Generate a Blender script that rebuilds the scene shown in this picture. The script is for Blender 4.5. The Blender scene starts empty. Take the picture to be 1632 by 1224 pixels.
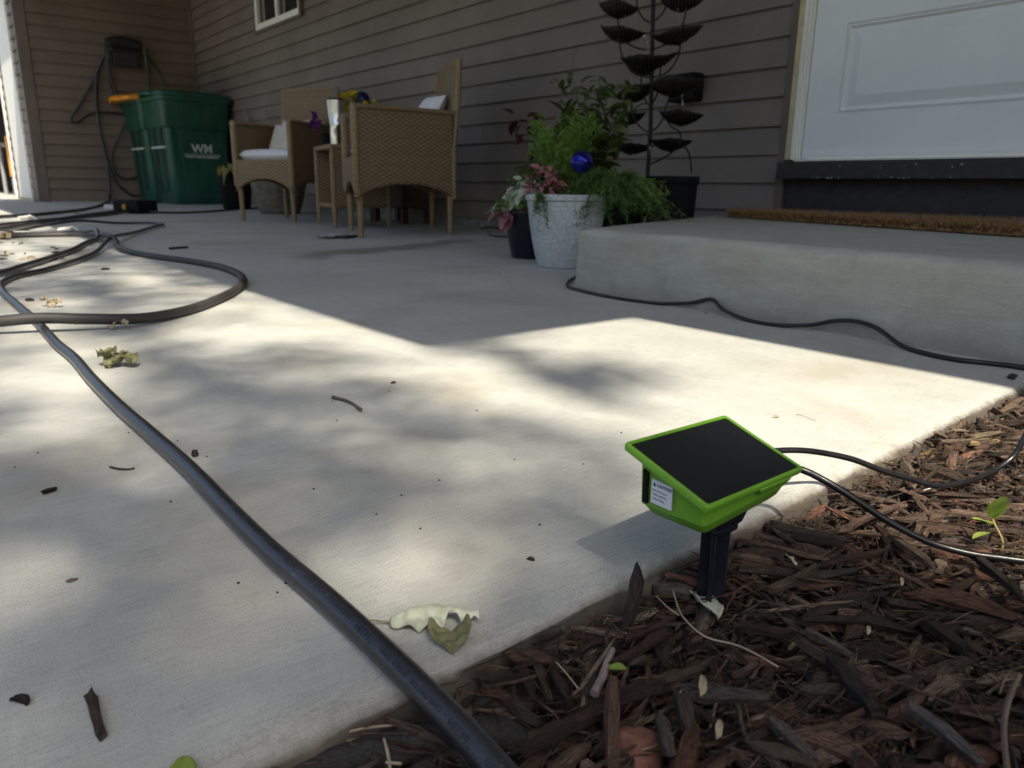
import bpy, math, random
import numpy as np
from mathutils import Vector, Matrix, noise
random.seed(7); rng = np.random.default_rng(11)
scene = bpy.context.scene
col = scene.collection
PI = math.pi

# ------------------------------------------------------------------ camera
H = 0.26; FPX = 1188.0; CX = 816.0; CY = 612.0
yaw, pitch, roll = math.radians(39.08), math.radians(14.77), math.radians(-0.79)
fw = Vector((-math.cos(yaw)*math.cos(pitch), math.sin(yaw)*math.cos(pitch), -math.sin(pitch)))
rt = fw.cross(Vector((0, 0, 1))).normalized(); dn = fw.cross(rt)
r2 = math.cos(roll)*rt + math.sin(roll)*dn; d2 = -math.sin(roll)*rt + math.cos(roll)*dn
cam_data = bpy.data.cameras.new('camera'); cam = bpy.data.objects.new('camera', cam_data); col.objects.link(cam)
M = Matrix((r2, -d2, -fw)).transposed().to_4x4(); M.translation = Vector((0, 0, H)); cam.matrix_world = M
cam_data.sensor_width = 36; cam_data.lens = FPX/1632*36; cam_data.clip_start = 0.02; cam_data.clip_end = 2000
cam_data.dof.use_dof = True; cam_data.dof.focus_distance = 0.66; cam_data.dof.aperture_fstop = 12.0
scene.camera = cam
# ------------------------------------------------------------------ light
SUN = Vector((0.524, -0.172, 0.836)).normalized()
w = bpy.data.worlds.new('World'); scene.world = w; w.use_nodes = True
nt = w.node_tree; nt.nodes.clear()
sky = nt.nodes.new('ShaderNodeTexSky'); sky.sky_type = 'NISHITA'; sky.sun_disc = False
sky.sun_elevation = math.asin(SUN.z); sky.sun_rotation = math.atan2(SUN.x, SUN.y)
sky.air_density = 1.0; sky.dust_density = 3.0; sky.ozone_density = 1.0
bg = nt.nodes.new('ShaderNodeBackground'); bg.inputs['Strength'].default_value = 0.105
wo = nt.nodes.new('ShaderNodeOutputWorld')
nt.links.new(sky.outputs[0], bg.inputs[0]); nt.links.new(bg.outputs[0], wo.inputs[0])
sl = bpy.data.lights.new('sun', 'SUN'); sl.energy = 5.0; sl.angle = math.radians(0.53); sl.color = (1.0, 0.905, 0.745)
so = bpy.data.objects.new('sun', sl); col.objects.link(so); so.rotation_euler = (SUN).to_track_quat('Z', 'Y').to_euler()
scene.view_settings.view_transform = 'Standard'; scene.view_settings.look = 'None'
scene.view_settings.exposure = 0.80; scene.view_settings.gamma = 1.0; scene.view_settings.use_curve_mapping = False

# ------------------------------------------------------------------ helpers
def gz(x): return .0085*min(max(-x-3.0, 0), 5.5)
def ray(px, py):
    return r2*((px-CX)/FPX) + d2*((py-CY)/FPX) + fw
def at(px, py, Y):            # the point of the upright plane at distance Y that lies there
    d = ray(px, py); return d*(Y/d.y) + Vector((0, 0, H))
def gr(px, py, z=0.0):        # the point of a level plane
    d = ray(px, py); return d*((z-H)/d.z) + Vector((0, 0, H))

def tag(o, label=None, cat=None, group=None, kind=None):
    if label: o['label'] = label
    if cat: o['category'] = cat
    if group: o['group'] = group
    if kind: o['kind'] = kind
    return o
def empty(name, loc=(0, 0, 0), rz=0, label=None, cat=None, group=None, parent=None):
    o = bpy.data.objects.new(name, None); col.objects.link(o); o.location = loc; o.rotation_euler = (0, 0, rz)
    o.empty_display_size = .1
    if parent: o.parent = parent
    return tag(o, label, cat, group)
def copy_tree(o, parent=None):
    c = o.copy(); col.objects.link(c); c.parent = parent
    for ch in list(o.children): copy_tree(ch, c)
    return c

class MB:
    def __init__(s): s.v = []; s.f = []; s.uv = None
    def add(s, vs, fs):
        n = len(s.v); s.v += [tuple(p) for p in vs]; s.f += [tuple(i+n for i in f) for f in fs]; return n
    def box(s, a, b):
        (x0, y0, z0), (x1, y1, z1) = a, b
        s.add([(x0,y0,z0),(x1,y0,z0),(x1,y1,z0),(x0,y1,z0),(x0,y0,z1),(x1,y0,z1),(x1,y1,z1),(x0,y1,z1)],
              [(0,3,2,1),(4,5,6,7),(0,1,5,4),(1,2,6,5),(2,3,7,6),(3,0,4,7)]); return s
    def hexa(s, p):   # 8 points, bottom ring then top ring
        s.add(p, [(0,3,2,1),(4,5,6,7),(0,1,5,4),(1,2,6,5),(2,3,7,6),(3,0,4,7)]); return s
    def loft(s, rings, cap=True, closed=True):
        n = len(rings[0]); base = len(s.v)
        for r in rings: s.v += [tuple(p) for p in r]
        for k in range(len(rings)-1):
            for i in range(n if closed else n-1):
                j = (i+1) % n
                s.f.append((base+k*n+i, base+k*n+j, base+(k+1)*n+j, base+(k+1)*n+i))
        if cap and closed:
            s.f.append(tuple(base+i for i in reversed(range(n)))); s.f.append(tuple(base+(len(rings)-1)*n+i for i in range(n)))
        return s
    def tube(s, pts, rad, n=10, cap=True, flat=1.0):
        pts = [Vector(p) for p in pts]; rings = []
        prev = None
        for i, p in enumerate(pts):
            t = (pts[min(i+1, len(pts)-1)]-pts[max(i-1, 0)])
            if t.length < 1e-9: t = Vector((1, 0, 0))
            t.normalize()
            up = prev if prev is not None else (Vector((0, 0, 1)) if abs(t.z) < .9 else Vector((1, 0, 0)))
            a = (up - t*up.dot(t)).normalized(); b = t.cross(a); prev = a
            r = rad[i] if hasattr(rad, '__len__') else rad
            rings.append([p + a*math.cos(2*PI*k/n)*r*flat + b*math.sin(2*PI*k/n)*r for k in range(n)])
        return s.loft(rings, cap)
    def lathe(s, prof, n=32, c=(0, 0, 0), cap=True):
        rings = [[(c[0]+r*math.cos(2*PI*k/n), c[1]+r*math.sin(2*PI*k/n), c[2]+z) for k in range(n)] for r, z in prof]
        return s.loft(rings, cap)
    def sphere(s, c, r, n=20, sz=1.0):
        prof = [(max(r*math.sin(PI*k/(n//2)), 1e-4), -r*sz*math.cos(PI*k/(n//2))) for k in range(n//2+1)]
        return s.lathe(prof, n, c)
    def build(s, name, m, parent=None, smooth=True, bevel=0, loc=None, auto=40, seg=2):
        me = bpy.data.meshes.new(name); me.from_pydata(s.v, [], s.f); me.update()
        if s.uv is not None:
            ul = me.uv_layers.new(name='UVMap'); 
            li = np.zeros(len(me.loops), dtype=np.int32); me.loops.foreach_get('vertex_index', li)
            ul.data.foreach_set('uv', np.array(s.uv, dtype=np.float32)[li].ravel())
        o = bpy.data.objects.new(name, me); col.objects.link(o)
        me.materials.append(m)
        if smooth:
            me.polygons.foreach_set('use_smooth', [True]*len(me.polygons))
            try: me.set_sharp_from_angle(angle=math.radians(auto))
            except Exception: pass
        if bevel:
            b = o.modifiers.new('bevel', 'BEVEL'); b.width = bevel; b.segments = seg; b.limit_method = 'ANGLE'; b.angle_limit = math.radians(35)
        if parent: o.parent = parent
        if loc: o.location = loc
        return o

def spline(pts, step=.02, closed=False):
    pts = [Vector(p) for p in pts]; out = []
    for i in range(len(pts)-1):
        p0 = pts[max(i-1, 0)]; p1 = pts[i]; p2 = pts[i+1]; p3 = pts[min(i+2, len(pts)-1)]
        # centripetal catmull-rom
        def tj(ti, a, b): return ti + max((b-a).length, 1e-5)**.5
        t0 = 0; t1 = tj(t0, p0, p1) if (p1-p0).length > 1e-6 else .01; t2 = tj(t1, p1, p2); t3 = tj(t2, p2, p3) if (p3-p2).length > 1e-6 else t2+.01
        n = max(2, int((p2-p1).length/step))
        for k in range(n):
            t = t1+(t2-t1)*k/n
            A1 = p0*((t1-t)/(t1-t0))+p1*((t-t0)/(t1-t0)); A2 = p1*((t2-t)/(t2-t1))+p2*((t-t1)/(t2-t1)); A3 = p2*((t3-t)/(t3-t2))+p3*((t-t2)/(t3-t2))
            B1 = A1*((t2-t)/(t2-t0))+A2*((t-t0)/(t2-t0)); B2 = A2*((t3-t)/(t3-t1))+A3*((t-t1)/(t3-t1))
            out.append(B1*((t2-t)/(t2-t1))+B2*((t-t1)/(t2-t1)))
    out.append(pts[-1]); return out

# ------------------------------------------------------------------ materials
class NT:
    def __init__(s, name):
        s.m = bpy.data.materials.new(name); s.m.use_nodes = True; s.t = s.m.node_tree
        s.b = s.t.nodes['Principled BSDF']; s.o = s.t.nodes['Material Output']
    def n(s, typ, **kw):
        nd = s.t.nodes.new(typ)
        for k, v in kw.items(): setattr(nd, k, v)
        return nd
    def l(s, a, b): s.t.links.new(a, b)
    def val(s, sock, v):
        if hasattr(v, 'is_linked') or hasattr(v, 'links'): s.l(v, sock)
        else: sock.default_value = v
    def math(s, op, a, b=0.0, c=0.0):
        nd = s.n('ShaderNodeMath', operation=op); s.val(nd.inputs[0], a); s.val(nd.inputs[1], b)
        s.val(nd.inputs[2], c); return nd.outputs[0]
    def co(s, kind='Object', scale=(1, 1, 1), rot=(0, 0, 0)):
        c = s.n('ShaderNodeTexCoord'); mp = s.n('ShaderNodeMapping'); mp.inputs['Scale'].default_value = scale; mp.inputs['Rotation'].default_value = rot
        s.l(c.outputs[kind], mp.inputs[0]); return mp.outputs[0]
    def noise(s, vec, scale, detail=4, rough=.6, dist=0):
        nd = s.n('ShaderNodeTexNoise'); s.l(vec, nd.inputs['Vector']); nd.inputs['Scale'].default_value = scale
        nd.inputs['Detail'].default_value = detail; nd.inputs['Roughness'].default_value = rough; nd.inputs['Distortion'].default_value = dist
        return nd.outputs['Fac']
    def ramp(s, fac, stops):
        nd = s.n('ShaderNodeValToRGB'); e = nd.color_ramp.elements
        while len(e) < len(stops): e.new(.5)
        for k, (p, c) in enumerate(stops):
            e[k].position = p; e[k].color = (*c, 1) if hasattr(c, '__len__') else (c, c, c, 1)
        s.l(fac, nd.inputs[0]); return nd.outputs[0]
    def mix(s, fac, a, b, mode='MIX'):
        nd = s.n('ShaderNodeMix', data_type='RGBA', blend_type=mode)
        s.val(nd.inputs[0], fac)
        for k, v in ((6, a), (7, b)):
            if hasattr(v, 'links'): s.l(v, nd.inputs[k])
            else: nd.inputs[k].default_value = (*v, 1)
        return nd.outputs[2]
    def bump(s, h, strength=.3, dist=.002, prev=None):
        nd = s.n('ShaderNodeBump'); nd.inputs['Strength'].default_value = strength; nd.inputs['Distance'].default_value = dist
        s.l(h, nd.inputs['Height'])
        if prev is not None: s.l(prev, nd.inputs['Normal'])
        return nd.outputs[0]
    def out(s, color=None, rough=None, normal=None, metal=None, spec=None):
        if color is not None:
            if hasattr(color, 'links'): s.l(color, s.b.inputs['Base Color'])
            else: s.b.inputs['Base Color'].default_value = (*color, 1)
        if rough is not None: s.val(s.b.inputs['Roughness'], rough)
        if metal is not None: s.b.inputs['Metallic'].default_value = metal
        if normal is not None: s.l(normal, s.b.inputs['Normal'])
        if spec is not None: s.b.inputs['Specular IOR Level'].default_value = spec
        return s.m

def plain(name, c, rough=.6, var=.15, scale=30, bump=.15, metal=0, spec=.5, bdist=.001, kind='Object'):
    t = NT(name); v = t.co(kind)
    f = t.noise(v, scale, 5); c2 = tuple(x*(1-var) for x in c); c3 = tuple(min(1, x*(1+var)) for x in c)
    cc = t.ramp(f, [(.3, c2), (.7, c3)])
    fr = t.noise(v, scale*3, 3)
    r = t.math('MULTIPLY_ADD', fr, .25, rough-.12)
    return t.out(cc, r, t.bump(t.noise(v, scale*8, 4), bump, bdist), metal, spec)

# concrete
def concrete(name, tint=(1, 1, 1), broom=1.0, edge=False):
    t = NT(name); v = t.co('Object')
    big = t.noise(v, 1.3, 5, .6); mid = t.noise(v, 9, 6, .65)
    if not edge: mid = t.noise(t.co('Object', (.35, 1, 1.6)), 16, 7, .75)
    c1 = t.ramp(big, [(.3, tuple(a*b for a, b in zip((.405, .412, .385), tint))), (.7, tuple(a*b for a, b in zip((.505, .512, .475), tint)))])
    c2 = t.ramp(mid, [(.3, .88 if edge else .74), (.72, 1.05 if edge else 1.1)])
    c = t.mix(.7, c1, c2, 'MULTIPLY')
    # broom finish running along Y
    vb = t.co('Object', (1, .045, 1)); b1 = t.noise(vb, 700, 4, .75); vb2 = t.co('Object', (1, .08, 1)); b2 = t.noise(vb2, 1100, 2, .6)
    cb = t.ramp(b1, [(.34, .68), (.5, 1.0), (.7, 1.07)])
    c = t.mix(.62*broom, c, cb, 'MULTIPLY')
    # pits and dark specks
    vs = t.co('Object', (1, .55, 1)); sp = t.noise(vs, 1150, 2, .5)
    cs = t.ramp(sp, [(.32, .40), (.43, 1.0)])
    c = t.mix(.55, c, cs, 'MULTIPLY')
    sp2 = t.noise(v, 330, 3, .6); c = t.mix(.6, c, t.ramp(sp2, [(.24, .4), (.30, 1.0)]), 'MULTIPLY')
    c = t.mix(.8*(1 if edge else .6), c, t.ramp(t.noise(v, 1500, 3, .7), [(.36, .60), (.50, 1.0), (.66, 1.14)]), 'MULTIPLY')
    c = t.mix(.5, c, t.ramp(t.noise(v, 45, 6, .75), [(.35, .86), (.65, 1.05)]), 'MULTIPLY')
    # stains: broad soft brownish discolouration
    st = t.noise(v, 3.1, 3, .55, .6); c = t.mix(t.ramp(st, [(.54, 0.0), (.72, .5)]), c, (.30, .26, .19))
    # long dark damp streak in front of the chairs
    if edge:
        sx = t.n('ShaderNodeSeparateXYZ'); t.l(t.co('Object'), sx.inputs[0])
        u = t.math('MULTIPLY_ADD', sx.outputs[1], .40, t.math('ADD', sx.outputs[0], 2.20))   # axis leans
        a = t.math('ABSOLUTE', t.math('ADD', u, t.math('MULTIPLY', t.math('SUBTRACT', t.noise(v, 5, 3), .5), .35)))
        yy = t.math('ABSOLUTE', t.math('SUBTRACT', sx.outputs[1], 1.68))
        m1 = t.math('MULTIPLY', t.ramp(a, [(.07, 1.0), (.13, 0.0)]), t.ramp(yy, [(.45, 1.0), (.62, 0.0)]))
        c = t.mix(t.math('MULTIPLY', m1, .62), c, (.13, .12, .105))
        ck = t.math('ABSOLUTE', t.math('ADD', t.math('SUBTRACT', sx.outputs[1], t.math('MULTIPLY_ADD', sx.outputs[0], -.62, .30)), t.math('MULTIPLY', t.math('SUBTRACT', t.noise(v, 6, 5, .7), .5), .16)))
        ckm = t.math('MULTIPLY', t.ramp(ck, [(.0012, 1.0), (.0030, 0.0)]), t.ramp(t.math('ABSOLUTE', t.math('ADD', sx.outputs[0], 1.95)), [(.42, 1.0), (.48, 0.0)]))
        c = t.mix(t.math('MULTIPLY', ckm, .45), c, (.12, .11, .10))
        # soil-stained rounded edge beside the mulch
        e = t.math('ADD', sx.outputs[2], t.math('MULTIPLY', t.math('SUBTRACT', t.noise(v, 60, 5), .5), .008))
        me = t.n('ShaderNodeMapRange'); t.l(e, me.inputs[0]); me.inputs[1].default_value = -.0012; me.inputs[2].default_value = -.008
        dirt = t.mix(t.noise(v, 120, 4), (.04, .030, .022), (.14, .115, .09))
        c = t.mix(t.math('MULTIPLY', me.outputs[0], .95), c, dirt)
        xe = t.n('ShaderNodeMapRange'); t.l(t.math('ADD', sx.outputs[0], t.math('MULTIPLY', t.noise(v, 22, 4), .03)), xe.inputs[0])
        xe.inputs[1].default_value = -.335; xe.inputs[2].default_value = -.275
        c = t.mix(t.math('MULTIPLY', xe.outputs[0], .12), c, (.27, .22, .15))
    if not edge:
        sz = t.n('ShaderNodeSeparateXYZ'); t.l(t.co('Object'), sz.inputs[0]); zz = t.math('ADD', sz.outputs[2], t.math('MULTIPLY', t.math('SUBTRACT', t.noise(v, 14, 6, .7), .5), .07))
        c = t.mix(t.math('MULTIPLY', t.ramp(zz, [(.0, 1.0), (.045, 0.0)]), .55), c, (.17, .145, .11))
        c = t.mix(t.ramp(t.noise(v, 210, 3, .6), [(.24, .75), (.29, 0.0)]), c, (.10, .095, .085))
    n = t.bump(b1, .4*broom, .0008); n = t.bump(sp, .3, .0005, n); n = t.bump(mid, .3 if edge else .8, .002 if edge else .005, n)
    n = t.bump(t.noise(v, 700, 3), .35, .0006, n)
    return t.out(c, t.math('MULTIPLY_ADD', mid, .2, .72), n, 0, .25)
M_CONC = concrete('broomed_concrete', edge=True)
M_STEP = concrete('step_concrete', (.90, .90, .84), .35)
def vinyl(name, c):
    t = NT(name); v = t.co('Object', (1, 1, 5)); g = t.noise(v, 30, 4, .6)
    v2 = t.co('Object'); big = t.noise(v2, 2.2, 4)
    cc = t.mix(.5, t.ramp(big, [(.3, tuple(x*.82 for x in c)), (.7, tuple(x*1.12 for x in c))]), t.ramp(g, [(.3, .86), (.7, 1.08)]), 'MULTIPLY')
    d = t.noise(v2, 14, 5, .7); cc = t.mix(t.ramp(d, [(.62, 0.0), (.8, .3)]), cc, (.16, .13, .11))
    return t.out(cc, .58, t.bump(g, .25, .0015), 0, .35)
M_SIDING = vinyl('grey_siding', (.195, .162, .140)); M_GSIDING = vinyl('brown_siding', (.175, .135, .105)); M_TRIM = vinyl('brown_trim', (.15, .118, .10))
M_DARKTRIM = plain('dark_threshold_wood', (.032, .025, .026), .6, .3, 25, .5)
M_FOUND = plain('foundation_concrete', (.22, .22, .21), .85, .25, 20, .5)
M_DOOR = plain('white_door_paint', (.80, .81, .82), .38, .03, 6, .05)
M_WHITE = plain('white_paint', (.80, .79, .74), .45, .05, 9, .08)
M_IVORY = plain('weathered_ivory_wood', (.56, .47, .28), .7, .2, 22, .3)
M_BLACK = plain('black_plastic', (.012, .012, .014), .42, .2, 40, .1)
M_BLACKM = plain('matte_black_resin', (.005, .005, .006), .75, .25, 60, .3, spec=.2)
M_METALD = plain('dark_patina_metal', (.014, .012, .011), .5, .5, 60, .3, .3, spec=.3)
M_SOIL = plain('dark_soil', (.035, .024, .018), .95, .5, 60, 1.0, bdist=.01)
M_CUSH = plain('white_cushion_cloth', (.74, .75, .78), .85, .04, 20, .3)
M_CREAM = plain('cream_pillow_cloth', (.62, .58, .50), .9, .08, 12, .4)
M_BINLOGO = plain('faded_white_print', (.50, .55, .52), .7, .1, 40, .05)
M_ORANGE = plain('orange_plastic', (.78, .30, .025), .5, .12, 14, .1)
M_STEEL = plain('brushed_steel', (.72, .73, .74), .2, .05, 12, .05, 1.0)
M_LAWN = plain('lawn_far', (.06, .09, .03), .95, .4, 4, .5, bdist=.02)
M_ROOF = plain('soffit_paint', (.40, .38, .36), .7, .1, 9, .1)
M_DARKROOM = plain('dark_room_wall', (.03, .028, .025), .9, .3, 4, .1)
M_BROWNBOX = plain('red_brown_resin', (.06, .022, .014), .6, .25, 16, .2)
M_STONE = None
t = NT('stone_resin'); v = t.co('Object'); f = t.noise(v, 14, 6, .7)
M_STONE = t.out(t.ramp(f, [(.3, (.09, .08, .06)), (.7, (.22, .20, .16))]), .8, t.bump(f, .6, .004), 0, .3)
t = NT('green_cart_plastic'); v = t.co('Object'); f = t.noise(t.co('Object', (1, 1, .25)), 9, 5, .6); f2 = t.noise(v, 3, 3)
cc = t.ramp(f, [(.35, (.004, .052, .032)), (.75, (.018, .105, .066))])
cc = t.mix(t.ramp(f2, [(.5, 0.0), (.8, .25)]), cc, (.10, .19, .14)); M_BIN = t.out(cc, .42, t.bump(t.noise(v, 300, 2), .15, .001), 0, .5)
M_BINSHADE = plain('recess_shade_green', (.003, .02, .013), .6, .2, 20, .1)  # darker than the cart plastic: shade of the front recesses put in colour
t = NT('honeycomb_glaze'); cl = t.n('ShaderNodeTexCoord')
vo = t.n('ShaderNodeTexVoronoi', feature='DISTANCE_TO_EDGE'); t.l(cl.outputs['UV'], vo.inputs['Vector']); vo.inputs['Scale'].default_value = 1; vo.inputs['Randomness'].default_value = .72
e = t.ramp(vo.outputs['Distance'], [(.02, 0.0), (.10, 1.0)]); g = t.noise(t.co('Object'), 40, 5)
cc = t.mix(e, (.37, .39, .39), t.ramp(g, [(.3, (.44, .465, .465)), (.7, (.52, .545, .54))])); M_HONEY = t.out(cc, .6, t.bump(e, .6, .0025), 0, .4)
M_COBALT = plain('cobalt_glaze', (.005, .006, .015), .2, .3, 10, .05)
t = NT('mirrored_blue_glass'); f = t.noise(t.co('Object'), 14, 3, .5, 1.5)
M_GLOBE = t.out(t.ramp(f, [(.3, (.006, .008, .08)), (.7, (.03, .04, .38))]), .08, None, .85)
# wicker
def wicker(name, ca, cb, cw=.046, ch=.0115):
    t = NT(name); c = t.n('ShaderNodeTexCoord'); s = t.n('ShaderNodeSeparateXYZ'); t.l(c.outputs['UV'], s.inputs[0])
    vv = t.math('DIVIDE', s.outputs[1], ch); row = t.math('FLOOR', vv); par = t.math('MULTIPLY', t.math('MODULO', row, 2.0), .5)
    uu = t.math('ADD', t.math('DIVIDE', s.outputs[0], cw), par)
    a = t.math('ABSOLUTE', t.math('SINE', t.math('MULTIPLY', uu, PI))); b = t.math('SINE', t.math('MULTIPLY', t.math('FRACT', vv), PI))
    h = t.math('MULTIPLY', a, t.math('POWER', b, .6)); nz = t.noise(t.co('Object'), 60, 4)
    rowr = t.n('ShaderNodeTexWhiteNoise', noise_dimensions='1D'); t.l(row, rowr.inputs['W'])
    cc = t.ramp(t.math('ADD', h, t.math('MULTIPLY', t.math('SUBTRACT', nz, .5), .5)), [(.18, ca), (.95, cb)])
    cc = t.mix(.35, cc, t.ramp(rowr.outputs['Value'], [(0, .75), (1, 1.15)]), 'MULTIPLY')
    return t.out(cc, .5, t.bump(h, .7, .003), 0, .4)
M_WICK = wicker('tan_wicker', (.125, .082, .038), (.33, .24, .135), .040, .0105)
M_WICKD = plain('brown_woven_rail', (.24, .165, .085), .55, .35, 90, .6)
def leafmat(name, c, c2, tr=.25, rough=.5):
    t = NT(name); f = t.noise(t.co('Object'), 40, 4); cc = t.ramp(f, [(.3, c), (.7, c2)])
    t.out(cc, rough, t.bump(f, .3, .001), 0, .35)
    tl = t.n('ShaderNodeBsdfTranslucent'); t.l(cc, tl.inputs[0]); mx = t.n('ShaderNodeMixShader'); mx.inputs[0].default_value = tr
    t.l(t.b.outputs[0], mx.inputs[1]); t.l(tl.outputs[0], mx.inputs[2]); t.l(mx.outputs[0], t.o.inputs[0]); return t.m
M_FERN = leafmat('asparagus_fern_green', (.035, .080, .014), (.11, .18, .04))
M_LIME = leafmat('lime_green_frond', (.08, .16, .02), (.20, .32, .05))
M_OLIVE = leafmat('olive_leaf', (.035, .06, .015), (.11, .15, .035))
M_PURPLE = leafmat('purple_leaf', (.02, .006, .010), (.075, .015, .025))
M_PINK = leafmat('pink_leaf', (.28, .07, .10), (.46, .22, .24))
M_WLEAF = leafmat('white_veined_leaf', (.18, .26, .13), (.62, .66, .52))
M_LEAFG = leafmat('fresh_leaf_green', (.30, .42, .06), (.50, .62, .16), .5)
M_DRYG = leafmat('pale_dry_leaf', (.42, .46, .33), (.62, .64, .50), .3, .7)
M_DRYG2 = leafmat('olive_dry_leaf', (.12, .12, .045), (.34, .34, .18), .25, .7)
M_STRAW = plain('pale_straw', (.34, .275, .185), .8, .25, 60, .3)
M_YFLOWER = leafmat('yellow_petal', (.70, .52, .01), (.88, .72, .04))
M_VFLOWER = leafmat('violet_petal', (.06, .01, .10), (.28, .04, .34))
M_CANOPY = leafmat('tree_leaf', (.03, .07, .015), (.06, .12, .025), .08)
M_BARK = plain('tree_bark', (.10, .075, .055), .9, .4, 12, 1.0, bdist=.01)

# ------------------------------------------------------------------ setting
D = 2.92                      # distance of the house wall
g = MB(); g.add([(-150,-150,-.075),(150,-150,-.075),(150,150,-.075),(-150,150,-.075)], [(0,1,2,3)])
tag(g.build('lawn', M_LAWN, smooth=False), kind='structure')
mb = MB(); n = 60
for j in range(n+1):
    for i in range(n+1):
        x = -.36+2.3*i/n; y = -2+5.0*j/n; mb.v.append((x, y, -.052+.012*noise.noise(Vector((x*6, y*6, 0)))))
for j in range(n):
    for i in range(n): a = j*(n+1)+i; mb.f.append((a, a+1, a+n+2, a+n+1))
tag(mb.build('mulch_bed_soil', M_SOIL), kind='structure')

def slab(x_cols, edge, y0, y1, name, fine=False):
    ys = [y0]; 
    if fine:
        y = y0
        while y < y1:
            y += .012 if -.05 < y < 1.45 else .12
            ys.append(min(y, y1))
    else: ys += [y0+(y1-y0)*k/10 for k in range(1, 11)]
    prof = [(-.030, 0), (-.012, -.0006), (-.006, -.0022), (-.002, -.0055), (0, -.010), (.0005, -.022), (.002, -.07)]
    mb = MB(); nc = None
    for y in ys:
        row = [(x, y, gz(x)) for x in x_cols]
        if edge:
            e = -.297 - .0345*max(y-.1, 0)*1.0
            for k, (dx, dz) in enumerate(prof):
                nn = noise.noise(Vector((k*.4, y*38, 3)))*.0022 + noise.noise(Vector((k*.9, y*9, 7)))*.003
                jag = (noise.noise(Vector((k*2.3, y*160, 5)))*.004-abs(noise.noise(Vector((k*1.1, y*60, 9))))*.004) if k >= 4 else 0
                row.append((e+dx+(nn if k else 0)+jag, y, dz))
        else:
            row += [(x_cols[-1]+.004, y, gz(x_cols[-1])-.005), (x_cols[-1]+.005, y, -.07)]
        nc = len(row); mb.v += row
    for j in range(len(ys)-1):
        for i in range(nc-1): a = j*nc+i; mb.f.append((a, a+1, a+nc+1, a+nc))
    return tag(mb.build(name, M_CONC), kind='structure')
slab([-3.244, -3.0, -2.0, -1.0, -.5], True, -6, D-.001, 'concrete_slab', True)
slab([-14, -8.5, -6, -4.5, -3.2576], False, -6, D-.001, 'concrete_slab')
g = MB(); g.add([(-3.27, -6, -.02), (-3.23, -6, -.02), (-3.23, D, -.02), (-3.27, D, -.02)], [(0,1,2,3)])
tag(g.build('joint_bed', M_SOIL, smooth=False), kind='structure')
# garage floor and driveway beyond
g = MB(); g.box((-18, -6, -.07), (-14.006, 5, .047)); g.box((-14.0, D+.0, -.07), (-9.6, 6, .045))
tag(g.build('garage_floor', M_CONC, smooth=False), kind='structure')

# front step
def step():
    fl, fr, br, bl = (-1.452, 1.398), (.75, 1.305), (.75, D-.002), (-2.065, D-.002)
    nx, zt = 120, .158; mb = MB()
    prof = []   # front profile: offset outward (-y) and height
    for k in range(9):
        a = k/8*PI/2; prof.append((.022*math.sin(a)-.022, zt-.022+.022*math.cos(a)))
    prof = [(-.55, zt), (-.30, zt), (-.10, zt)] + prof + [(0, .11), (.0005, .08), (.001, .05), (.002, .025), (.005, .008), (.010, -.004), (.012, -.05)]
    cols = []
    # walk: left side from the back to the front, the rounded corner, then the front to the right
    path = []
    for k in range(30): path.append((bl[0]+(fl[0]-bl[0])*k/30, bl[1]+(fl[1]-bl[1])*k/30, None))
    for k in range(nx+1): path.append((fl[0]+(fr[0]-fl[0])*k/nx, fl[1]+(fr[1]-fl[1])*k/nx, None))
    nl = Vector((-(bl[1]-fl[1]), (bl[0]-fl[0]))).normalized()  # outward normal of the left side
    nf = Vector((-.042, -1)).normalized()
    cor = Vector(fl)
    P = []
    rc = .03
    for k in range(30): P.append((Vector((path[k][0], path[k][1])), nl))
    for k in range(1, 8):
        a = k/8; nn = (nl*(1-a)+nf*a).normalized(); P.append((cor, nn))
    for k in range(30, len(path)): P.append((Vector(path[k][:2]), nf))
    ctr = Vector((-.4, 2.3))
    for p, nn in P:
        ring = []
        for k, (o, z) in enumerate(prof):
            q = p + nn*(o if o > -.05 else 0)
            if o <= -.05: q = p.lerp(ctr, -o*1.2) if o > -.5 else p.lerp(ctr, .98)
            amp = .0022 if k > 3 else .0008
            dd = noise.noise(Vector((q.x*9, z*14, q.y*9)))*amp*1.6 + noise.noise(Vector((q.x*45, z*60, q.y*45)))*amp*.6
            if k > 12 : dd += noise.noise(Vector((q.x*20, z*30, 4)))*.004
            ring.append((q.x+nn.x*dd, q.y+nn.y*dd, z + (dd*.6 if k < 12 else 0)))
        cols.append(ring)
    n = len(prof)
    for c in cols: mb.v += c
    for i in range(len(cols)-1):
        for k in range(n-1): a = i*n+k; mb.f.append((a, a+1, a+n+1, a+n))
    return mb
s = step().build('concrete_step', M_STEP, auto=80); tag(s, kind='structure')

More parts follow.
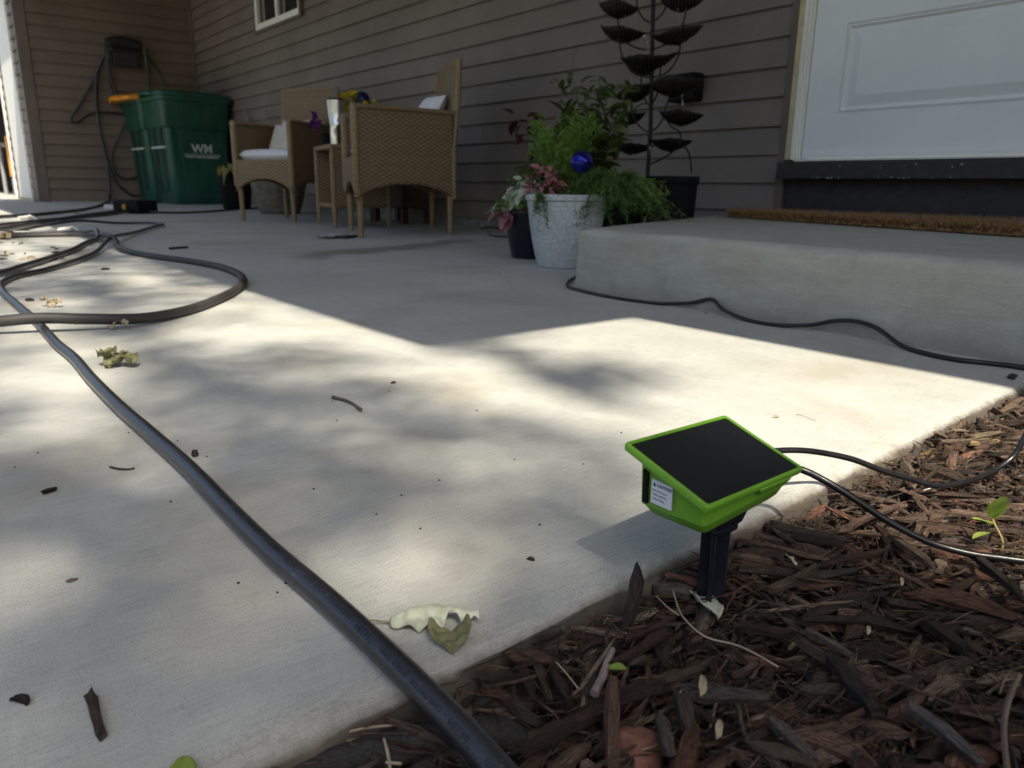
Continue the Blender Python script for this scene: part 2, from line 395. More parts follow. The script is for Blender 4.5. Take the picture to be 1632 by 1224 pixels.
# ------------------------------------------------------------------ house
house = empty('house', (0, 0, 0), label='brown and grey sided house with white door, window and attached open garage', cat='house')
EXP = .0392*D; Z0 = .012*D + H
def board(x0, x1, k, parent=house, mat=M_SIDING, plane='y', zlo=None):
    zb = Z0+EXP*k; zt = zb+EXP+.004
    if zlo: zb = zlo
    # thin lapped board: bottom lip stands 13 mm proud, mid-board slight reveal
    j1 = random.uniform(-.0008, .0008); j2 = random.uniform(-.0008, .0008)
    off_ = random.choice((0, .0016))
    def q(u, o, z): o = o+off_; return (u, D-o, z) if plane == 'y' else ((-9.39+o, u, z) if plane == 'x' else (u, 1.22-o, z))
    prof = [(.001, zt), (.0190, zb+.0020), (.0205, zb-.0012), (.0175, zb-.0016), (.003, zb+.006)]
    mb = MB()
    for i, u in enumerate((x0, (x0+x1)/2, x1)):
        jj = (j1, random.uniform(-.001, .001), j2)[i]
        mb.v += [q(u, o, z+jj) for o, z in prof]
    for i in range(2):
        for k2 in range(4): a = i*5+k2; mb.f.append((a, a+1, a+6, a+5))
    mb.f.append((4, 3, 2, 1, 0)); mb.f.append((10, 11, 12, 13, 14))
    o = mb.build('siding_board', mat, parent, smooth=False); return o
LX = -9.34
seams = {0: [-6.6, -3.0], 1: [-5.0], 2: [-6.9, -3.9], 3: [at(598, 172, D).x], 4: [at(532, 140, D).x], 5: [-3.1, -7.6], 6: [-5.7], 7: [at(594, 70, D).x, -8.6], 8: [at(594, 45, D).x], 9: [-2.9], 10: [at(527, 35, D).x], 11: [at(527, 10, D).x]}
for k in range(-2, 20):
    sm = sorted(seams.get(k, [LX+1.3+(k*1.7) % 2.6, -3.6+(k*.77) % 1.5]))
    zb = Z0+EXP*k
    ends = [LX]+[x for x in sm if LX < x < -1.85]+[-1.832]
    zlo = .068 if k == -2 else None
    for a, b in zip(ends[:-1], ends[1:]):
        if 12 <= k <= 17:   # window opening
            segs = []
            wl, wr = -7.50, -6.39
            if a < wl: segs.append((a, min(b, wl)))
            if b > wr: segs.append((max(a, wr), b))
        else: segs = [(a, b)]
        for c, d_ in segs:
            if d_-c > .02: board(c, d_-.003, k, zlo=zlo)
    board(-.66, 3.4, k, zlo=zlo)
# sheathing behind the boards
g = MB(); g.box((-9.6, D+.004, -.07), (-7.42, D+.12, 2.62)); g.box((-7.42, D+.004, -.07), (-6.47, D+.12, 1.66)); g.box((-7.42, D+.004, 2.36), (-6.47, D+.12, 2.62)); g.box((-6.47, D+.004, -.07), (-1.80, D+.12, 2.62)); g.box((-.70, D+.004, -.07), (3.4, D+.12, 2.62)); g.box((-1.80, D+.05, 2.45), (-.70, D+.12, 2.62))
g.build('wall', M_DARKTRIM, house, smooth=False)
g = MB(); g.box((-9.36, D-.012, -.03), (-1.832, D+.003, .064)); g.build('foundation', M_FOUND, house, smooth=False)
for k in range(-2, 20):
    board(1.30, D-.03, k, mat=M_GSIDING, plane='x', zlo=.068 if k == -2 else None)
    board(-9.85, -9.45, k, mat=M_GSIDING, plane='g', zlo=.068 if k == -2 else None)
    board(-11.15, -10.93, k, mat=M_GSIDING, plane='g', zlo=.068 if k == -2 else None)
g = MB(); g.box((-9.5, 1.226, -.05), (-9.394, D, 2.62)); g.box((-11.15, 1.226, -.05), (-9.5, 1.34, 2.62)); g.build('wall', M_DARKTRIM, house, smooth=False)
g = MB(); g.box((-9.46, 1.29, .03), (-9.372, D, .064)); g.build('foundation', M_FOUND, house, smooth=False)
g = MB(); g.box((-9.40, 1.21, .05), (-9.366, 1.30, 2.6)); g.box((-9.45, 1.195, .05), (-9.366, 1.212, 2.6)); g.build('corner_post', M_TRIM, house, bevel=.004)
g = MB(); g.box((-9.375, D-.045, .06), (-9.335, D-.0, 2.6)); g.build('corner_post', M_TRIM, house, bevel=.004)
# white panel beside the garage opening, with its thin channels
g = MB(); g.box((-10.90, 1.200, .07), (-9.86, 1.222, 2.4)); g.build('garage_side_door', M_WHITE, house, bevel=.004)
g = MB(); g.box((-9.857, 1.188, .05), (-9.835, 1.222, 2.45)); g.build('door_trim', M_WHITE, house, bevel=.002)
g = MB(); g.box((-11.20, 1.185, .05), (-11.15, 1.36, 2.45)); g.build('door_trim', M_WHITE, house, bevel=.002)
g = MB(); g.box((-10.9, 1.185, .047), (-9.86, 1.222, .066)); g.build('door_sill', M_IVORY, house, smooth=False)
# garage room
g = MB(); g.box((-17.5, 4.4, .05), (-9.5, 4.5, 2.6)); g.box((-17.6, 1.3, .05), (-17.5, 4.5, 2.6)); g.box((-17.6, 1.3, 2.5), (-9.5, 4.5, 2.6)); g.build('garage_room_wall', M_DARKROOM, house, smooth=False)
# roof: deep porch roof with a jog in its eave, seen only by its shade
g = MB(); g.box((-9.2, .14, 2.5), (.527, 4.5, 2.68)); g.box((.527, .655, 2.5), (3.6, 4.5, 2.68)); g.box((-18, 1.0, 2.5), (-9.2, 4.6, 2.68))
g.build('roof', M_ROOF, house, smooth=False)
# window
wf = MB(); x0, x1, z0 = -7.45, -6.44, 1.648
wf.box((x0, D-.03, z0), (x1, D+.02, z0+.05)); wf.box((x0, D-.03, z0+.05), (x0+.05, D+.02, 2.37)); wf.box((x1-.05, D-.03, z0+.05), (x1, D+.02, 2.37)); wf.box((x0, D-.03, 2.37), (x1, D+.02, 2.42))
win = wf.build('window', M_WHITE, house, bevel=.004)
g = MB(); g.box((-6.985, D-.022, z0+.05), (-6.94, D+.016, 2.37)); g.build('mullion', M_WHITE, win, bevel=.003)
t = NT('window_glass_dark'); M_GLASS = t.out((.02, .022, .024), .06, None, 0, .8)
for a, b in ((x0+.05, -6.985), (-6.94, x1-.05)):
    g = MB(); g.box((a, D+.002, z0+.05), (b, D+.008, 2.37)); g.build('pane', M_GLASS, win, smooth=False)
    g = MB(); g.box((a+.09, D-.002, z0+.05), (a+.12, D+.002, 2.37)); g.build('sash_bar', plain('grey_sash', (.25, .25, .25)), win, smooth=False)
g = MB(); g.box((x1, D-.045, z0-.02), (x1+.035, D+.0, 2.45)); g.box((x0-.03, D-.03, z0-.025), (x1, D+.0, z0-.002)); g.build('window_channel', M_TRIM, house, smooth=False)
# entry door
g = MB(); g.box((-1.832, D-.022, .155), (-1.799, D+.01, 2.5)); g.build('door_trim', M_TRIM, house, bevel=.002)
g = MB(); g.box((-1.797, D-.030, .385), (-1.772, D+.05, 2.45)); g.build('door_trim', M_IVORY, house, bevel=.003)
g = MB(); g.box((-1.770, D-.034, .385), (-1.758, D+.05, 2.45)); g.box((-1.758, D-.020, .385), (-1.748, D+.05, 2.45)); g.box((-1.748, D-.008, .385), (-1.739, D+.05, 2.45)); 
g.box((-.76, D-.03, .385), (-.70, D+.05, 2.45)); g.box((-1.739, D-.03, 2.42), (-.76, D+.05, 2.45)); g.build('door_frame', M_WHITE, house, bevel=.0015)
def door_mesh():
    X0, X1, ZB, ZT, Y = -1.735, -.765, .392, 2.418, D-.004
    mb = MB(); cols_ = [X0, X1]
    # front with recessed moulding frames
    def panel(mb, x0, x1, z0, z1):
        rings = []
        for off, dep in ((0, 0), (.005, .010), (.012, .001), (.018, .015), (.028, .015), (.060, .003), (.064, .0015)):
            rings.append([(x0+off, Y+dep, z0+off), (x1-off, Y+dep, z0+off), (x1-off, Y+dep, z1-off), (x0+off, Y+dep, z1-off)])
        for a, b in zip(rings[:-1], rings[1:]):
            mb.loft([a, b], cap=False)
        mb.add(rings[-1], [(0, 1, 2, 3)])
    pans = [(-1.605, -.895, .552, .878), (-1.605, -.895, 1.03, 1.36)]
    for p in pans: panel(mb, *p)
    # stiles and rails around the panels
    def rect(x0, x1, z0, z1): mb.add([(x0, Y, z0), (x1, Y, z0), (x1, Y, z1), (x0, Y, z1)], [(0, 1, 2, 3)])
    rect(X0, -1.605, ZB, ZT); rect(-.895, X1, ZB, ZT)
    rect(-1.605, -.895, ZB, .552); rect(-1.605, -.895, .878, 1.03); rect(-1.605, -.895, 1.36, ZT)
    mb.add([(X0, Y, ZB), (X1, Y, ZB), (X1, Y+.04, ZB), (X0, Y+.04, ZB)], [(3, 2, 1, 0)]); mb.add([(X0, Y, ZB), (X0, Y+.04, ZB), (X0, Y+.04, ZT), (X0, Y, ZT)], [(3, 2, 1, 0)])
    return mb
door = door_mesh().build('door', M_DOOR, house, smooth=False)
g = MB(); g.box((-1.735, D-.0065, .4005), (-.765, D-.0045, .432)); g.build('door_sweep', M_DOOR, door, bevel=.001)
g = MB(); g.sphere((-.83, D-.07, 1.30), .03, 20); g.lathe([(.012, -.02), (.012, .02)], 12, (-.83, D-.03, 1.30)); g.build('handle', M_STEEL, door)
g = MB(); g.box((-1.738, D-.055, .3765), (-.76, D+.04, .386)); g.build('threshold_strip', M_WHITE, house, bevel=.002)
g = MB(); g.box((-1.80, D-.075, .308), (-.70, D+.04, .3745)); g.build('threshold_beam', M_DARKTRIM, house, bevel=.003)
g = MB(); g.box((-1.797, D-.004, .150), (-.70, D+.04, .3079)); g.build('riser_board', M_DARKTRIM, house, smooth=False)
mb = MB()   # flaked paint on the threshold beam
for k in range(26):
    x = random.choice([random.uniform(-1.64, -1.46), random.uniform(-1.4, -.9)]); z = random.choice([random.uniform(.311, .315), random.uniform(.33, .36)]); s_ = random.uniform(.0015, .005)
    mb.add([(x+s_*1.5*math.cos(a)*random.uniform(.5, 1.2), D-.0762, z+s_*.6*math.sin(a)) for a in (0, 1.2, 2.4, 3.6, 4.9)], [(4, 3, 2, 1, 0)])
mb.build('paint_flake', plain('bare_flaked_paint', (.35, .33, .33)), house, smooth=False)

# things glimpsed in the garage
ta, tb_ = at(11, 216, 1.42), at(20, 282, 1.42); rk = empty('garage_tool', (ta.x, 1.42, .047), 0, 'long orange handled tool standing in the dark garage opening', 'tool')
g = MB(); g.box((-.055, -.03, tb_.z-.047), (.055, .03, ta.z-.047)); g.build('handle', M_ORANGE, rk, bevel=.01); g = MB(); g.box((-.04, -.02, 0), (.04, .02, tb_.z-.048)); g.build('tool_head', plain('grey_metal', (.25, .25, .27)), rk, bevel=.008)
la = at(3, 260, 1.42); rk = empty('garage_rack', (la.x, 1.42, .047), 0, 'pale metal rack leg inside the dark garage at the left edge', 'rack')
g = MB(); g.tube([(0, 0, 0), (0, 0, .75)], .028, 10); g.build('leg', plain('pale_metal', (.30, .30, .30), .5), rk)
g = MB(); g.tube([(-.9, .3, 0), (-.9, .3, .75)], .028, 10); g.build('leg', bpy.data.materials['pale_metal'], rk)
g = MB(); g.box((-.95, -.04, .75), (.05, .35, .78)); g.build('shelf', bpy.data.materials['pale_metal'], rk, bevel=.004)

# ------------------------------------------------------------------ wheeled carts
def rrect(x0, x1, y0, y1, r, z, n=5):
    out = []
    for cx_, cy_, a0 in ((x1-r, y1-r, 0), (x0+r, y1-r, PI/2), (x0+r, y0+r, PI), (x1-r, y0+r, 1.5*PI)):
        for k in range(n): a = a0+PI/2*k/(n-1); out.append((cx_+r*math.cos(a), cy_+r*math.sin(a), z))
    return out
def cart(loc, label, lid_mat, logo, rz=0, lid_tilt=0):
    c = empty('wheeled_cart', loc, rz, label, 'garbage cart')
    mb = MB(); lv = [(.0, .240, .25, .27, .04), (.02, .252, .27, .29, .05), (.35, .266, .29, .305, .05), (.74, .280, .305, .325, .05), (.745, .285, .315, .335, .05), (.76, .292, .325, .340, .05), (1.0, .302, .34, .35, .05), (1.005, .318, .358, .366, .05), (1.045, .32, .36, .368, .05)]
    # x half width, y front, y back
    mb.loft([rrect(-hx, hx, -yf, yb, r, z) for z, hx, yf, yb, r in lv])
    b = mb.build('body', M_BIN, c, auto=50)
    # raised flat side field for the print, corner rib, and front channels
    mb = MB(); mb.hexa([(.249, -.14, .06), (.2565, -.14, .06), (.2565, .2, .06), (.249, .2, .06), (.272, -.20, .72), (.286, -.20, .72), (.286, .24, .72), (.272, .24, .72)])
    mb.build('side_panel', M_BIN, c, bevel=.004)
    for sx in (-1, 1):
        mb = MB(); mb.hexa([(sx*.10-.035, -.279, .12), (sx*.10+.035, -.279, .12), (sx*.10+.035, -.25, .12), (sx*.10-.035, -.25, .12), (sx*.10-.04, -.322, .80), (sx*.10+.04, -.322, .80), (sx*.10+.04, -.29, .80), (sx*.10-.04, -.29, .80)])
        mb.build('front_channel', M_BINSHADE, c, bevel=.003)
    mb = MB(); mb.tube([(-.20, -.305, .56), (.20, -.305, .56)], .012, 8); mb.build('lift_bar', M_BINLOGO, c)
    mb = MB()
    ring = [rrect(-.322, .322, -.372, .36, .06, z) for z in (1.048, 1.075)] + [rrect(-.30, .30, -.345, .34, .06, 1.09), rrect(-.20, .20, -.25, .26, .06, 1.112)]
    mb.loft(ring); mb.tube([(-.14, -.372, 1.06), (-.10, -.41, 1.066), (.10, -.41, 1.066), (.14, -.372, 1.06)], .014, 8)
    for k in range(9): mb.box((-.12+k*.03, -.40, 1.078), (-.108+k*.03, -.30, 1.098))
    ld = mb.build('lid', lid_mat, c, auto=50); ld.rotation_euler = (lid_tilt, 0, 0); 
    if lid_tilt: ld.location = (0, .0, .02)
    mb = MB(); mb.tube([(-.26, .36, .99), (-.26, .44, 1.05), (.26, .44, 1.05), (.26, .36, .99)], .017, 10); mb.build('handle', M_BLACK if logo else M_BIN, c)
    for sx in (-1, 1):
        mb = MB(); mb.lathe([(.02, -.03), (.115, -.028), (.125, -.015), (.125, .015), (.115, .028), (.02, .03)], 26); o = mb.build('wheel', M_BLACK, c, auto=50); o.rotation_euler = (0, PI/2, 0); o.location = (sx*.235, .30, .125)
    mb = MB(); mb.tube([(-.2, .30, .125), (.2, .30, .125)], .012, 8); mb.build('axle', M_BLACKM, c)
    if logo:
        def txt(s_, size, y, z, bold=0):
            cu = bpy.data.curves.new('print', 'FONT'); cu.body = s_; cu.size = size; cu.align_x = 'CENTER'; cu.extrude = .0006; cu.offset = bold
            o = bpy.data.objects.new('printed_logo', cu); me = bpy.data.meshes.new_from_object(o); me.name = 'printed_logo'
            o2 = bpy.data.objects.new('printed_logo', me); col.objects.link(o2); me.materials.append(M_BINLOGO); o2.parent = c
            tilt = math.atan2(.0295, .66)
            # text x axis along +y, up along the leaning face
            o2.matrix_local = Matrix(((0, math.sin(tilt), math.cos(tilt), .2580+(.286-.2565)/.66*(z-.06)), (1, 0, 0, y), (0, math.cos(tilt), -math.sin(tilt), z), (0, 0, 0, 1)))
        txt('WM', .115, .03, .515, .0035); txt('WASTE MANAGEMENT', .034, .03, .462, .0012)
        mb = MB(); mb.hexa([(.2760, -.16, .494), (.2785, -.16, .494), (.2785, .22, .494), (.2760, .22, .494), (.2763, -.16, .499), (.2788, -.16, .499), (.2788, .22, .499), (.2763, .22, .499)]); mb.build('printed_line', M_BINLOGO, c, smooth=False)
    return c
cart((-8.50, 2.50, gz(-8.5)), 'dark green wheeled cart with white printed logo, nearer one beside the chair', M_BIN, True, rz=.06)
cart((-9.08, 2.44, gz(-8.5)), 'green wheeled cart with raised orange lid, farther one in the corner', M_ORANGE, False, rz=.05, lid_tilt=.09)

# ------------------------------------------------------------------ wicker furniture
def bil(F1, F2, B1, B2):
    F1, F2, B1, B2 = map(Vector, (F1, F2, B1, B2))
    def f(u, v, z=0):   # u 0 at F1 (right, nearer) .. 1 at F2, v 0 front .. 1 back
        p = (F1*(1-u)+F2*u)*(1-v)+(B1*(1-u)+B2*u)*v; return Vector((p.x, p.y, z))
    return f
def wpanel(P, s0, s1, zt, zb, name, parent, mat=M_WICK, thick=.022, nu=28, nz=20, length=None):
    mb = MB(); uv = []
    L = length or (P(1, .5)-P(0, .5)).length
    for i in range(nu+1):
        s_ = i/nu; a, b = zb(s_), zt(s_)
        for j in range(nz+1):
            z = a+(b-a)*j/nz; p = P(s_, z); mb.v.append(tuple(p)); uv.append((s_*L, z))
    for i in range(nu):
        for j in range(nz): a = i*(nz+1)+j; mb.f.append((a, a+nz+1, a+nz+2, a+1))
    mb.uv = uv; o = mb.build(name, mat, parent, auto=60)
    so_ = o.modifiers.new('solid', 'SOLIDIFY'); so_.thickness = thick; so_.offset = 0; return o
def wicker_chair(loc, F, label, group, arm=.625, seat=.40, back=.885, lean=.048):
    c = empty('wicker_chair', loc, 0, label, 'chair', group)
    f = bil(*F)
    arch = lambda lo, hi: (lambda s_: lo+(hi-lo)*max(0, 1-abs(2*s_-1)**2.2)**.9)
    rail = []
    for u, nm in ((0, 'a'), (1, 'b')):
        P = lambda s_, z, u=u: f(u, s_, z)
        wpanel(P, 0, 1, lambda s_: arm-.012, arch(.195, .265), 'side_panel', c)
        mb = MB(); mb.tube([f(u, -.02, arm), f(u, .5, arm+.002), f(u, 1.0, arm)], .019, 10, flat=.7); mb.build('armrest', M_WICKD, c)
    wpanel(lambda s_, z: f(s_, .0, z), 0, 1, lambda s_: seat-.005, arch(.195, .275), 'front_apron', c)
    wpanel(lambda s_, z: f(s_, 1.0+lean*max(0, z-.45)*3.6, z), 0, 1, lambda s_: back, arch(.2, .25), 'backrest', c, nz=30)
    bt = [f(s_, 1.0+lean*max(0, back-.45)*3.6, back) for s_ in (0, .5, 1)]
    mb = MB(); mb.tube(bt, .015, 8); mb.build('top_rail', M_WICKD, c)
    for u in (0, 1):
        mb = MB(); mb.tube([f(u, 1.0, .19), f(u, 1.0, .45), f(u, 1.0+lean*.75*(back-.45)*3.6*.6+.02, .45+(back-.45)*.6), f(u, 1.0+lean*(back-.45)*3.6, back+.004)], .017, 8); mb.build('back_post', M_WICKD, c)
    mb = MB(); q = [f(u, v, z) for z in (seat-.04, seat-.008) for u, v in ((.02, .02), (.98, .02), (.98, .98), (.02, .98))]; mb.hexa(q); mb.build('seat', M_WICKD, c)
    for u in (0, 1):
        for v in (0, 1):
            uu = .03+.94*u; vv = .03+.94*v; top = seat if v == 0 else .35
            mb = MB(); mb.tube([f(uu, vv, .0), f(uu, vv, .012), f(uu, vv, .2), f(u, v, .24), f(u, v, arm if v == 0 else .45)], [.012, .014, .0175, .019, .019], 10); mb.build('leg', M_WICKD, c)
    return c, f
def puff(wx, wy, h, n=18, p=.38, corner=0.0):
    mb = MB()
    for s_ in (1, -1):
        base = len(mb.v)
        for j in range(n+1):
            for i in range(n+1):
                x = -1+2*i/n; y = -1+2*j/n
                t_ = max(0, (1-abs(x)**2.6)*(1-abs(y)**2.6))**p
                k = 1-.06*corner*((1-abs(x)**2)+(1-abs(y)**2))
                zz = s_*h/2*t_ + .004*noise.noise(Vector((x*3, y*3, s_*2)))*t_
                mb.v.append((x*wx/2*k, y*wy/2*k, zz))
        for j in range(n):
            for i in range(n):
                a = base+j*(n+1)+i; mb.f.append((a, a+1, a+n+2, a+n+1) if s_ > 0 else (a, a+n+1, a+n+2, a+1))
    return mb
GRP_CH = 'tan wicker armchairs'
rF = ((-3.425, 1.783), (-3.965, 2.00), (-3.40, 2.34), (-3.93, 2.56))
rc, rf = wicker_chair((0, 0, gz(-3.45)), rF, 'tan wicker armchair nearer the door, its woven side to the camera', GRP_CH)
lF = ((-4.749, 2.016), (-5.142, 1.80), (-5.00, 2.45), (-5.39, 2.23))
lc, lf = wicker_chair((0, 0, gz(-5)), lF, 'tan wicker armchair beside the green carts, seen from its front', GRP_CH, arm=.628, back=.885, lean=.07)
def place_cushion(f, name, label, cat, u, v, z, wx, wy, h, mat, tiltx=0, tilty=0, corner=0, p=.38, ang=None):
    c0 = f(u, v, z); ax = (f(0, .5)-f(1, .5)); a = math.atan2(ax.y, ax.x) if ang is None else ang
    o = puff(wx, wy, h, corner=corner, p=p).build(name, mat, auto=180); o.location = c0
    o.rotation_euler = (Matrix.Rotation(a, 3, 'Z') @ Matrix.Rotation(tiltx, 3, 'X') @ Matrix.Rotation(tilty, 3, 'Y')).to_euler()
    return tag(o, label, cat)
place_cushion(rf, 'seat_cushion', 'white seat cushion on the wicker chair nearer the door', 'cushion', .58, .44, .445, .42, .41, .085, M_CUSH, p=.13)
place_cushion(lf, 'seat_cushion', 'white seat cushion on the wicker chair beside the green carts', 'cushion', .5, .44, .442, .425, .40, .085, M_CUSH, p=.13)
place_cushion(rf, 'throw_pillow', 'white pillow with pointed corners leaning in the chair nearer the door', 'pillow', .56, .80, .60, .30, .33, .11, M_CUSH, tiltx=1.05, tilty=.12, corner=1)
place_cushion(lf, 'throw_pillow', 'plain cream pillow in the chair beside the green carts', 'pillow', .52, .56, .545, .27, .25, .10, M_CREAM, tiltx=1.1, corner=1)
t = NT('orange_print_pillow'); f_ = t.noise(t.co('Object'), 16, 3, .5, 1.2); M_PRINT = t.out(t.ramp(f_, [(.50, (.72, .70, .66)), (.56, (.55, .20, .08)), (.62, (.72, .70, .66))]), .85)
place_cushion(lf, 'throw_pillow', 'white pillow with orange print behind the plain cream pillow', 'pillow', .56, .74, .575, .24, .25, .09, M_PRINT, tiltx=1.2, corner=1)
# side table
tb = empty('wicker_side_table', (0, 0, gz(-4.5)), 0, 'narrow wicker side table standing between the two armchairs', 'table')
tf = bil((-4.19, 2.03), (-4.60, 2.12), (-4.13, 2.36), (-4.52, 2.45))
mb = MB(); mb.hexa([tf(u, v, z) for z in (.452, .478) for u, v in ((-.04, -.04), (1.04, -.04), (1.04, 1.04), (-.04, 1.04))]); mb.build('table_top', M_WICKD, tb, bevel=.004)
mb = MB(); mb.hexa([tf(u, v, z) for z in (.115, .14) for u, v in ((0, 0), (1, 0), (1, 1), (0, 1))]); mb.build('shelf', M_WICKD, tb, bevel=.003)
wpanel(lambda s_, z: tf(0, s_, z), 0, 1, lambda s_: .45, lambda s_: .12, 'side_panel', tb); wpanel(lambda s_, z: tf(1, s_, z), 0, 1, lambda s_: .45, lambda s_: .12, 'side_panel', tb); wpanel(lambda s_, z: tf(s_, 1, z), 0, 1, lambda s_: .45, lambda s_: .14, 'back_panel', tb)
for u in (0, 1):
    for v in (0, 1):
        mb = MB(); mb.tube([tf(u, v, 0), tf(u, v, .12), tf(u, v, .452)], [.011, .016, .016], 8); mb.build('leg', M_WICKD, tb)
# steel tumbler
tc = tf(.42, .22, .478+gz(-4.5)); tum = empty('steel_tumbler', tc, 0, 'tall dented steel tumbler with blue straw on the side table', 'tumbler')
mb = MB(); rings = []
for z in [i*.0135 for i in range(20)]:
    r = .036+.013*z/.26; sh = .012*math.exp(-((z-.11)/.035)**2)
    rings.append([(r*math.cos(a)*(1-.14*math.exp(-((z-.10)/.03)**2)*(math.cos(a-1) > 0)*abs(math.cos(a-1)))+sh*.8, r*math.sin(a), z) for a in [2*PI*k/28 for k in range(28)]])
mb.loft(rings); mb.build('cup', M_STEEL, tum, auto=60)
mb = MB(); mb.lathe([(.047, .2555), (.049, .262), (.046, .268), (.02, .268)], 26); mb.build('cup_lid', M_BLACK, tum)
mb = MB(); mb.tube([(.005, .0, .262), (.008, .002, .33)], .005, 8); mb.build('straw', plain('blue_straw', (.06, .14, .28), .3), tum)

# ------------------------------------------------------------------ foliage helpers
def leaf_mesh(L=.06, W=.03, fold=.25, curl=.3, nseg=5, name='leaf', serr=0):
    mb = MB(); pts = []
    for i in range(nseg+1):
        s_ = i/nseg; wd = W/2*math.sin(PI*min(1, s_**.8*.97+.02))**.8*(1+(serr if i % 2 else -serr)); z = -curl*L*s_*s_
        pts += [(-wd, L*s_, z+wd*fold), (0, L*s_, z), (wd, L*s_, z+wd*fold)]
    mb.v = pts
    for i in range(nseg):
        a = i*3; mb.f += [(a, a+1, a+4, a+3), (a+1, a+2, a+5, a+4)]
    return mb
def mesh_of(mb, name, m):
    me = bpy.data.meshes.new(name); me.from_pydata(mb.v, [], mb.f); me.materials.append(m)
    me.polygons.foreach_set('use_smooth', [True]*len(me.polygons)); return me
def leaves(parent, me, spots, name='leaf'):
    for p, yaw_, pit, ro, sc in spots:
        o = bpy.data.objects.new(name, me); col.objects.link(o); o.parent = parent; o.location = p
        o.rotation_euler = (Matrix.Rotation(yaw_, 3, 'Z') @ Matrix.Rotation(pit, 3, 'X') @ Matrix.Rotation(ro, 3, 'Y')).to_euler(); o.scale = (sc, sc, sc)
def frond_cloud(c, rx, ry, rz_, nstem, nneedle, m, name, parent, nl=.016, nw=.0011, droop=.5, seed=1, up=.6, thick=.0009):
    rnd = random.Random(seed); mb = MB()
    for k in range(nstem):
        a = rnd.uniform(0, 2*PI); e = rnd.uniform(-.1, 1)**1.0; 
        dirv = Vector((math.cos(a), math.sin(a), up+e)).normalized(); L = rnd.uniform(.4, 1.25)
        pts = []
        for i in range(9):
            s_ = i/8; p = Vector(c)+Vector((dirv.x*rx*L*s_, dirv.y*ry*L*s_, dirv.z*rz_*L*s_-droop*rz_*s_*s_*L)); 
            p += Vector((rnd.gauss(0, 1), rnd.gauss(0, 1), rnd.gauss(0, 1)))*.003; pts.append(p)
        mb.tube(pts, [thick*(1.2-.8*i/8) for i in range(9)], 3, cap=False)
        for q in range(nneedle):
            s_ = rnd.uniform(.15, 1)*8; i = min(int(s_), 7); p = pts[i].lerp(pts[i+1], s_-i)
            d = Vector((rnd.gauss(0, 1), rnd.gauss(0, 1), rnd.gauss(0, .8)+.3)).normalized(); L2 = nl*rnd.uniform(.5, 1.2)
            sd = d.orthogonal().normalized()*nw
            tip = p+d*L2; mid = p+d*L2*.5+Vector((0, 0, .001))
            mb.add([p-sd*.4, p+sd*.4, mid+sd, tip, mid-sd], [(0, 1, 2, 3, 4)])
    o = mb.build(name, m, parent, smooth=False); o['kind'] = 'stuff'; return o
def stems(mb, base, tips, r=.0018):
    for t_ in tips:
        b = Vector(base); t_ = Vector(t_); mid = b.lerp(t_, .55)+Vector((0, 0, .02)); mb.tube([b, mid, t_], [r*1.2, r, r*.6], 5)

# planters
def pot(name, label, cat, c, prof, m, n=48, uvscale=None):
    e_ = empty(name, c, 0, label, cat)
    mb = MB(); mb.lathe(prof, n)
    if uvscale:
        mb.uv = [(k/n*uvscale[0], z*uvscale[1]) for r, z in prof for k in range(n)]
    mb.build('pot_wall', m, e_, auto=35)
    r = prof[-1][0]; z = prof[-1][1]
    mb = MB(); mb.lathe([(.001, z+.004), (r*.98, z)], 24, cap=False); mb.build('potting_soil', M_SOIL, e_)
    return e_
PC = Vector((-1.895, 1.765, 0))
def uvpot():
    prof = [(.083, .0), (.088, .004), (.098, .04), (.108, .09), (.116, .14), (.122, .19), (.1255, .218), (.131, .221), (.133, .226), (.133, .236), (.129, .240), (.122, .236), (.119, .21)]
    return [(r*1.06, z) for r, z in prof]
hp = pot('textured_planter', 'pale grey planter with honeycomb texture standing against the concrete step', 'planter', PC, uvpot(), M_HONEY, 64, (52, 68))
BP = Vector((-2.20, 1.86, 0))
pot('blue_pot', 'dark glazed blue pot left of the honeycomb planter', 'pot', BP, [(.06, 0), (.066, .004), (.08, .07), (.092, .15), (.097, .165), (.097, .175), (.088, .172), (.085, .155)], M_COBALT, 36)
# leaf meshes
LM_PINK = mesh_of(leaf_mesh(.055, .034), 'leaf', M_PINK); LM_W = mesh_of(leaf_mesh(.050, .030), 'leaf', M_WLEAF)
LM_PUR = mesh_of(leaf_mesh(.07, .055, .15, .5), 'leaf', M_PURPLE); LM_OL = mesh_of(leaf_mesh(.060, .026, .3, .35), 'leaf', M_OLIVE); LM_LIME = mesh_of(leaf_mesh(.06, .035), 'leaf', M_LIME)
def spray(c, rx, ry, rz_, n, rnd, out=True, pit=(-.9, .5)):
    L = []
    for k in range(n):
        a = rnd.uniform(0, 2*PI); e = rnd.uniform(0, 1); r = e**.5
        p = Vector(c)+Vector((math.cos(a)*rx*r, math.sin(a)*ry*r, rz_*(1-r*r*.8)*rnd.uniform(.35, 1)))
        L.append((p, a-PI/2+rnd.gauss(0, .5), rnd.uniform(*pit), rnd.gauss(0, .4), rnd.uniform(.7, 1.25)))
    return L
rnd = random.Random(5)
def plant(name, label, cat, base, lst, stem_tips, stem_mat=M_OLIVE):
    e_ = empty(name, base, 0, label, cat)
    mb = MB(); stems(mb, (0, 0, 0), [Vector(t_)-Vector(base) for t_ in stem_tips]); mb.build('stem', stem_mat, e_)
    for me, spots in lst: leaves(e_, me, [(Vector(p)-Vector(base), a, b, c_, s_) for p, a, b, c_, s_ in spots])
    return e_
zr = .235
b0 = PC+Vector((-.085, -.05, zr))
